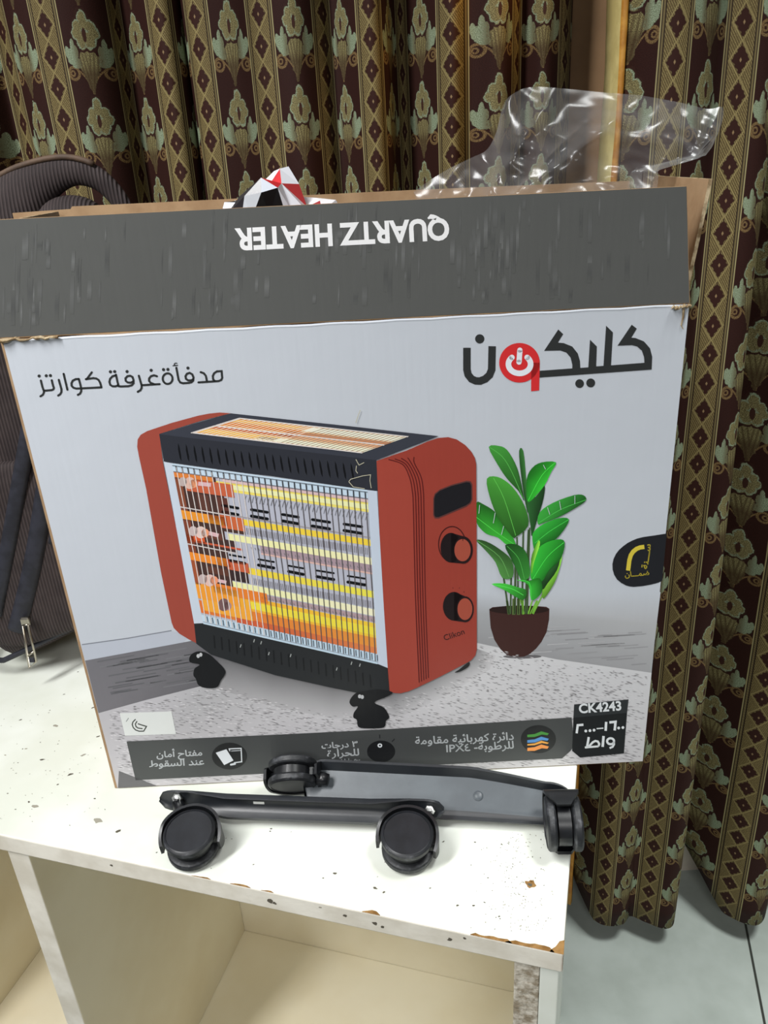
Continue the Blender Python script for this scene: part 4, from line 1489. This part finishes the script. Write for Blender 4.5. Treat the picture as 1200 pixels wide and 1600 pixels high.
# ------------------------------------------------------------------ brown bag on the shelf behind the carton
bag = empty('backpack', (-0.45, 0.985, 0.0005))
tag(bag, 'dark brown ribbed backpack with padded handle standing on the shelf behind the carton', 'bag')


def superbox(hx, hy, hz, zc, ex=4.0, nu=48, nv=36):
    V, F = [], []
    for j in range(nv + 1):
        ph = -pi / 2 + pi * j / nv
        for i in range(nu):
            th = 2 * pi * i / nu
            g = lambda w: math.copysign(abs(w) ** (2 / ex), w)
            x, y, z = g(cos(ph)) * g(cos(th)) * hx, g(cos(ph)) * g(sin(th)) * hy, g(sin(ph)) * hz
            V.append([x, y, z + zc])
    for j in range(nv):
        for i in range(nu):
            F.append((j * nu + i, j * nu + (i + 1) % nu, (j + 1) * nu + (i + 1) % nu, (j + 1) * nu + i))
    return V, F


V, F = superbox(.155, .070, .292, .294)
for v in V:
    t = v[2] / .58
    v[0] *= 1.0 - .30 * max(0, t - .55)
    if v[0] > 0:
        v[0] *= 1.0 - .12 * max(0, t - .7)
    v[0] += 0.03 * max(0, t - .6)
    v[1] += .010 * sin(t * 3)
    v[2] += max(0, v[0] + .10) * .5 * max(0, 1 - t) ** 3
    if v[1] < 0:
        v[1] -= .010 * (1 - (v[0] / .16) ** 2) * (1 if t < .9 else .3)
body = pymesh('body', V, F, [M['bag_cloth']], bag, True)
# front pocket
V, F = superbox(.110, .016, .14, .18)
for v in V:
    v[1] -= .072
    v[2] += max(0, v[0] + .10) * .4 * max(0, 1 - v[2] / .58) ** 3
pymesh('front_pocket', V, F, [M['bag_cloth']], bag, True)
# domed lid and padded handle
V, F = superbox(.044, .028, .040, .583, 2.2, 28, 20)
for v in V:
    v[0] += .100
pymesh('lid', V, F, [M['bag_cloth']], bag, True)
hp = smooth_path([(.000, .0, .545, .052), (.018, .0, .588, .047), (.046, .0, .620, .034), (.080, -.002, .640, .022), (.112, -.003, .6475, .0155), (.138, -.003, .640, .0130), (.156, -.003, .622, .0115), (.165, -.002, .600, .011), (.168, .0, .56, .011)], 6)
bm = bmesh.new()
add_tube(bm, [p[:3] for p in hp], [p[3] for p in hp], 16, ((0, 1, 0), .55))
hd = bmobj('handle', bm, M['bag_cloth'], bag, True)
M['bag_brown_edge'] = noisy('brown_edge_binding', rgb(92, 72, 56), rgb(74, 58, 46), 60, .7, .2)
bm = bmesh.new()
ed = []
for i, p in enumerate(hp[:30]):
    d = Vector(hp[min(i + 1, len(hp) - 1)][:3]) - Vector(hp[max(i - 1, 0)][:3])
    nrm = Vector((-d.z, 0, d.x)).normalized()
    if nrm.z < 0 and nrm.x > 0:
        nrm = -nrm
    ed.append(Vector(p[:3]) + nrm * (p[3] * .98) + Vector((0, -.004, 0)))
add_tube(bm, ed, .0035, 8)
bmobj('handle_binding', bm, M['bag_brown_edge'], hd, True)
# dark bands down the front
for pts_, r in ((((62, 580), (48, 660), (30, 760), (12, 860), (-8, 960)), .010), (((78, 720), (66, 800), (52, 880), (38, 940), (26, 985)), .012), (((100, 640), (92, 760), (80, 850)), .004)):
    ctl = []
    for px, py in pts_:
        p = at_y(px, py, .898)
        ctl.append((p.x + .45, p.y - .985, max(.02, p.z)))
    bm = bmesh.new()
    add_tube(bm, smooth_path(ctl, 6), r, 10, ((0, 1, 0), .5))
    bmobj('piping', bm, M['bag_trim'], bag, True)
# bottom seam piping
bm = bmesh.new()
ctl = []
for k in range(15):
    th = pi + pi * k / 14
    g = lambda w: math.copysign(abs(w) ** .5, w)
    xx = g(cos(th)) * .146
    ctl.append((xx, g(sin(th)) * .072 - .002, .028 + max(0, xx + .10) * .46))
add_tube(bm, ctl, .004, 8)
bmobj('seam', bm, M['bag_trim'], bag, True)
# zip pull
zp = [at_y(px, py, .884) for px, py in ((36, 978), (44, 976), (57, 1034), (46, 1044))]
M['pull'] = mat('zip_metal', rgb(176, 170, 156), .3, 1.0)
pts4 = [Vector((p.x + .45, p.y - .985, p.z)) for p in zp]
bm = bmesh.new()
add_tube(bm, [pts4[0], pts4[3], pts4[2], pts4[1], pts4[0]], .0016, 8)
mid0 = pts4[3].lerp(pts4[0], .28)
mid1 = pts4[2].lerp(pts4[1], .28)
add_tube(bm, [mid0, mid1], .0014, 8)
zpu = bmobj('zip_pull', bm, M['pull'], bag, True)
zpu['label'] = 'silver zip pull'
bm = bmesh.new()
c = (pts4[0] + pts4[1]) / 2 + Vector((0, .003, .004))
add_box(bm, c.x - .006, c.x + .006, c.y - .003, c.y + .003, c.z - .006, c.z + .006, .002)
bmobj('zip_slider', bm, M['pull'], zpu)
bm = bmesh.new()
c = pts4[3].lerp(pts4[2], .5).lerp(pts4[0].lerp(pts4[1], .5), .12)
add_box(bm, c.x - .0035, c.x + .0035, c.y - .0012, c.y + .0012, c.z - .0035, c.z + .0035, .0008)
bmobj('pull_tab', bm, M['bag_trim'], zpu)


# ------------------------------------------------------------------ heater foot bars with twin-wheel casters
def twin_wheel(parent, c, axis, updir, bolt_at, r=0.0262, w=0.0092, gap=0.0120, name='caster'):
    """A twin-wheel caster centred at c: wheels about axis, hood on the updir side. c in the parent's frame."""
    a = Vector(axis).normalized()
    up = Vector(updir)
    up = (up - a * up.dot(a)).normalized()
    sd = a.cross(up)
    root = bpy.data.objects.new(name, None)
    COL.objects.link(root)
    root.parent = parent
    root.location = c
    H = gap / 2 + w
    for s in (1, -1):
        bm = bmesh.new()
        prof = [(0, .0), (r - .004, .0), (r - .001, .001), (r, .0025), (r, w - .0022), (r - .0015, w - .0006), (r - .003, w), (r - .0034, w - .0008), (0, w - .0008)]
        add_lathe(bm, prof, a * (s * gap / 2), a * s, 48, [1, 1, 1, 1, 1, 0, 0, 0])
        weighted(bmobj('wheel', bm, [M['black_plastic'], M['worn_plastic']], root), .5)
    # hood: a band around the back of the wheels ending in two prongs
    bm = bmesh.new()
    n = 30
    ri, ro = r + .0022, r + .0052
    rows = []
    for k in range(n + 1):
        th = -0.30 + (pi + .60) * k / n
        e = abs(th - pi / 2) / (pi / 2 + .3)
        hw = H * (1.0 if e < .62 else 1.0 - .62 * ((e - .62) / .38) ** 1.3)
        d = sd * cos(th) + up * sin(th)
        rows.append([bm.verts.new(d * rr + a * hh) for rr, hh in ((ri, -hw), (ro, -hw), (ro, hw), (ri, hw))])
    for p, q in zip(rows, rows[1:]):
        for i in range(4):
            bm.faces.new((p[i], p[(i + 1) % 4], q[(i + 1) % 4], q[i]))
    bm.faces.new(rows[0])
    bm.faces.new(rows[-1][::-1])
    # centre web between the wheels
    rows = []
    for k in range(33):
        th = -pi / 2 + 2 * pi * k / 32
        d = sd * cos(th) + up * sin(th)
        rows.append([bm.verts.new(d * rr + a * hh) for rr, hh in ((.006, -gap * .42), ((ri + .001) if sin(th) > 0 else r * .8, -gap * .42), ((ri + .001) if sin(th) > 0 else r * .8, gap * .42), (.006, gap * .42))])
    for p, q in zip(rows, rows[1:]):
        for i in range(4):
            bm.faces.new((p[i], p[(i + 1) % 4], q[(i + 1) % 4], q[i]))
    bm.faces.new(rows[0])
    bm.faces.new(rows[-1][::-1])
    weighted(bmobj('hood', bm, M['hood_plastic'], root), .5)
    bm = bmesh.new()
    add_tube(bm, [-a * (gap / 2 + .001), a * (gap / 2 + .001)], .0045, 14)
    bmobj('axle', bm, M['hood_plastic'], root, True)
    # stem to the bar
    b = Vector(bolt_at) - Vector(c)
    d = b.normalized()
    bm = bmesh.new()
    add_tube(bm, [d * (ro - .003), b], [.0075, .0062], 16)
    bmobj('stem', bm, M['hood_plastic'], root, True)
    return root


def hexnut(parent, c, axis, r=.006, h=.005):
    bm = bmesh.new()
    a = Vector(axis).normalized()
    add_lathe(bm, [(0, 0), (r, 0), (r, h * .8), (r * .86, h), (r * .5, h), (r * .45, h + .002), (0, h + .0025)], c, a, 6)
    b = bmobj('bolt', bm, M['steel'], parent)
    b['label'] = 'zinc hexagon bolt'
    return b


# front bar: a shallow pressed channel on its edge, opening towards the front, rounded flared ends
FZ = 0.010
fa, fb = at_z(248, 1279, FZ), at_z(694, 1297, FZ)
fx = (fb - fa).normalized()
fl_ = (fb - fa).length
fang = atan2(fx.y, fx.x)
fbar = empty('foot_bar', (fa.x, fa.y, FZ), fang)
tag(fbar, 'narrow black heater foot bar lying in front, both caster faces turned up', 'foot bar', 'heater foot bars')
fbar_inv = Matrix.Translation(fa) @ Matrix.Rotation(fang, 4, 'Z')
fbar_inv = fbar_inv.inverted()
V, F = [], []
NSEG = 60
sect = [(0.002, .0008), (.0005, .0055), (.0060, .0075), (.0105, .0100), (.0125, .0150), (.0125, .0220), (.0100, .0262), (.0040, .0275)]
for side in (0, 1):
    for i in range(NSEG + 1):
        s = i / NSEG
        x = fl_ * s
        e = min(s, 1 - s) * fl_
        rnd = 1.0 if e > .020 else max(0, 1 - ((.020 - e) / .020) ** 2) ** .42
        fl = min(1, max(0, (e - .035) / .04))         # lips fade out towards the ends
        zc = .0150
        for (y, z) in sect:
            yy = .0105 + (y - .0105) * (.25 + .75 * fl)
            zz = zc + (z - zc) * (.10 + .90 * rnd) + .002 * (1 - fl)
            V.append((x, yy + (.0022 if side else 0), zz + (.0006 if side and z > .02 else 0)))
m = len(sect)
nn = (NSEG + 1) * m
for side in (0, 1):
    for i in range(NSEG):
        for j in range(m - 1):
            a = side * nn + i * m + j
            F.append((a, a + m, a + m + 1, a + 1))
for i in range(NSEG):
    for j in (0, m - 1):
        a = i * m + j
        F.append((a, a + m, nn + a + m, nn + a))
for j in range(m - 1):
    for i in (0, NSEG):
        a = i * m + j
        F.append((a, a + 1, nn + a + 1, nn + a))
bm = bmesh.new()
me = bpy.data.meshes.new('t')
me.from_pydata(V, [], F)
bm.from_mesh(me)
bpy.data.meshes.remove(me)
weighted(bmobj('channel', bm, M['bar_paint'], fbar), .7)
M['slot_white'] = mat('white_slot', rgb(226, 228, 224), .6)
sx = (fbar_inv @ at_y(404, 1251, at_z(404, 1284, FZ).y + .011)).x
bm = bmesh.new()
add_box(bm, sx - .006, sx + .006, .0116, .0122, .0140, .0172, .0002)
sl = bmobj('slot', bm, M['slot_white'], fbar)
sl['label'] = 'white slot in the bar'

tilt = 0.17
ax_f = Vector((0, -sin(tilt), cos(tilt)))
for (px, py, bpx, bpy_) in ((295, 1298, 276, 1258), (636, 1301, 672, 1263)):
    topc_ = at_z(px, py, .0365)
    ctr_w = topc_ - ax_f * .0150
    c = fbar_inv @ ctr_w
    axl = fbar_inv.to_3x3() @ ax_f
    bw = at_y(bpx, bpy_, at_z(bpx, 1285, FZ).y + .008)
    bl = fbar_inv @ bw
    bl = Vector((bl.x, .0075, min(max(bl.z, .012), .022)))
    dirn = (bl - c)
    twin_wheel(fbar, c, axl, Vector((dirn.x * .35, abs(dirn.y) + .02, dirn.z)), bl)
    hexnut(fbar, bl + Vector((0.0, .003, .004)), Vector((0, -.8, .6)))

# rear bar: a wide dished plate tilted against the carton
RZ = 0.003
ra, rb = at_z(470, 1275, RZ), at_z(900, 1301, RZ)
rx_ = (rb - ra).normalized()
rl = (rb - ra).length
rang = atan2(rx_.y, rx_.x)
rbar = empty('foot_bar', (ra.x, ra.y, RZ), rang)
tag(rbar, 'wide slate grey heater foot bar leaning behind the narrow one, against the carton', 'foot bar', 'heater foot bars')
rinv = (Matrix.Translation(ra) @ Matrix.Rotation(rang, 4, 'Z')).inverted()
TILT = 0.50
V, F, FMr = [], [], []
NSEG = 70
sect = [(0.000, .0075), (.0015, .0020), (.0060, .0010), (.0110, .0030), (.0160, .0035), (.0430, .0035), (.0475, .0040), (.0510, .0085), (.0545, .0125), (.0575, .0120), (.0590, .0070)]
for side in (0, 1):
    for i in range(NSEG + 1):
        s = i / NSEG
        x = rl * s
        e = rl - x
        rnd = 1.0 if e > .026 else sqrt(max(0.0, 1 - ((.026 - e) / .026) ** 2))
        wk = 1.0 - .22 * min(1, max(0, (.11 - e) / .08)) ** 1.2     # narrows towards the right end
        e0 = x
        rnd0 = 1.0 if e0 > .02 else sqrt(max(0.0, 1 - ((.02 - e0) / .02) ** 2))
        for y, z in sect:
            y *= .95
            yy = .027 * wk + (y * wk - .027 * wk) * (.06 + .94 * min(rnd, rnd0))
            zz = z - (.0028 if side else 0) + .0030
            V.append((x, yy * cos(TILT) - zz * sin(TILT) + .004, yy * sin(TILT) + zz * cos(TILT)))
m = len(sect)
nn = (NSEG + 1) * m
for side in (0, 1):
    for i in range(NSEG):
        for j in range(m - 1):
            a = side * nn + i * m + j
            F.append((a, a + m, a + m + 1, a + 1))
            FMr.append(1 if 3 <= j <= 5 else 0)
for i in range(NSEG):
    for j in (0, m - 1):
        a = i * m + j
        F.append((a, a + m, nn + a + m, nn + a))
        FMr.append(0)
for j in range(m - 1):
    for i in (0, NSEG):
        a = i * m + j
        F.append((a, a + 1, nn + a + 1, nn + a))
        FMr.append(0)
pl = pymesh('channel', V, F, [M['bar_paint'], M['bar_grey']], rbar, True, FMr)
bm = bmesh.new()
bm.from_mesh(pl.data)
bmesh.ops.recalc_face_normals(bm, faces=bm.faces[:])
bm.to_mesh(pl.data)
bm.free()
weighted(pl, .6)
# rivet hole on the plate
pz = .0068
rv = rinv @ at_z(747, 1249, RZ + .018)
bm = bmesh.new()
add_lathe(bm, [(.0052, 0), (.0052, .0006), (.0040, .0012), (.0026, .0006), (0, .0006)], Vector((rv.x, .0265 * cos(TILT) - .0066 * sin(TILT) + .004, .0265 * sin(TILT) + .0066 * cos(TILT))), Vector((0, -sin(TILT), cos(TILT))), 24)
weighted(bmobj('rivet', bm, M['bar_grey'], rbar), .5)
# left caster: rims towards the viewer, standing on its side; right caster: wheels side by side
cl_w = at_z(457, 1209, .0352)
c = rinv @ cl_w
axl = rinv.to_3x3() @ Vector((0.0, .86, .51)).normalized()
twin_wheel(rbar, c, axl, Vector((.1, .51, -.86)), c + Vector((.040, -.002, -.004)), gap=.0095)
cr_w = at_z(880, 1286, .0325)
c = rinv @ cr_w
axl = rinv.to_3x3() @ Vector((1, -.10, .04)).normalized()
twin_wheel(rbar, c, axl, Vector((0, .55, -.05)), c + Vector((-.002, .036, .0)), gap=.0150, w=.0095)
hexnut(rbar, rinv @ at_z(504, 1218, .018), Vector((.3, -.6, .7)), .005, .004)
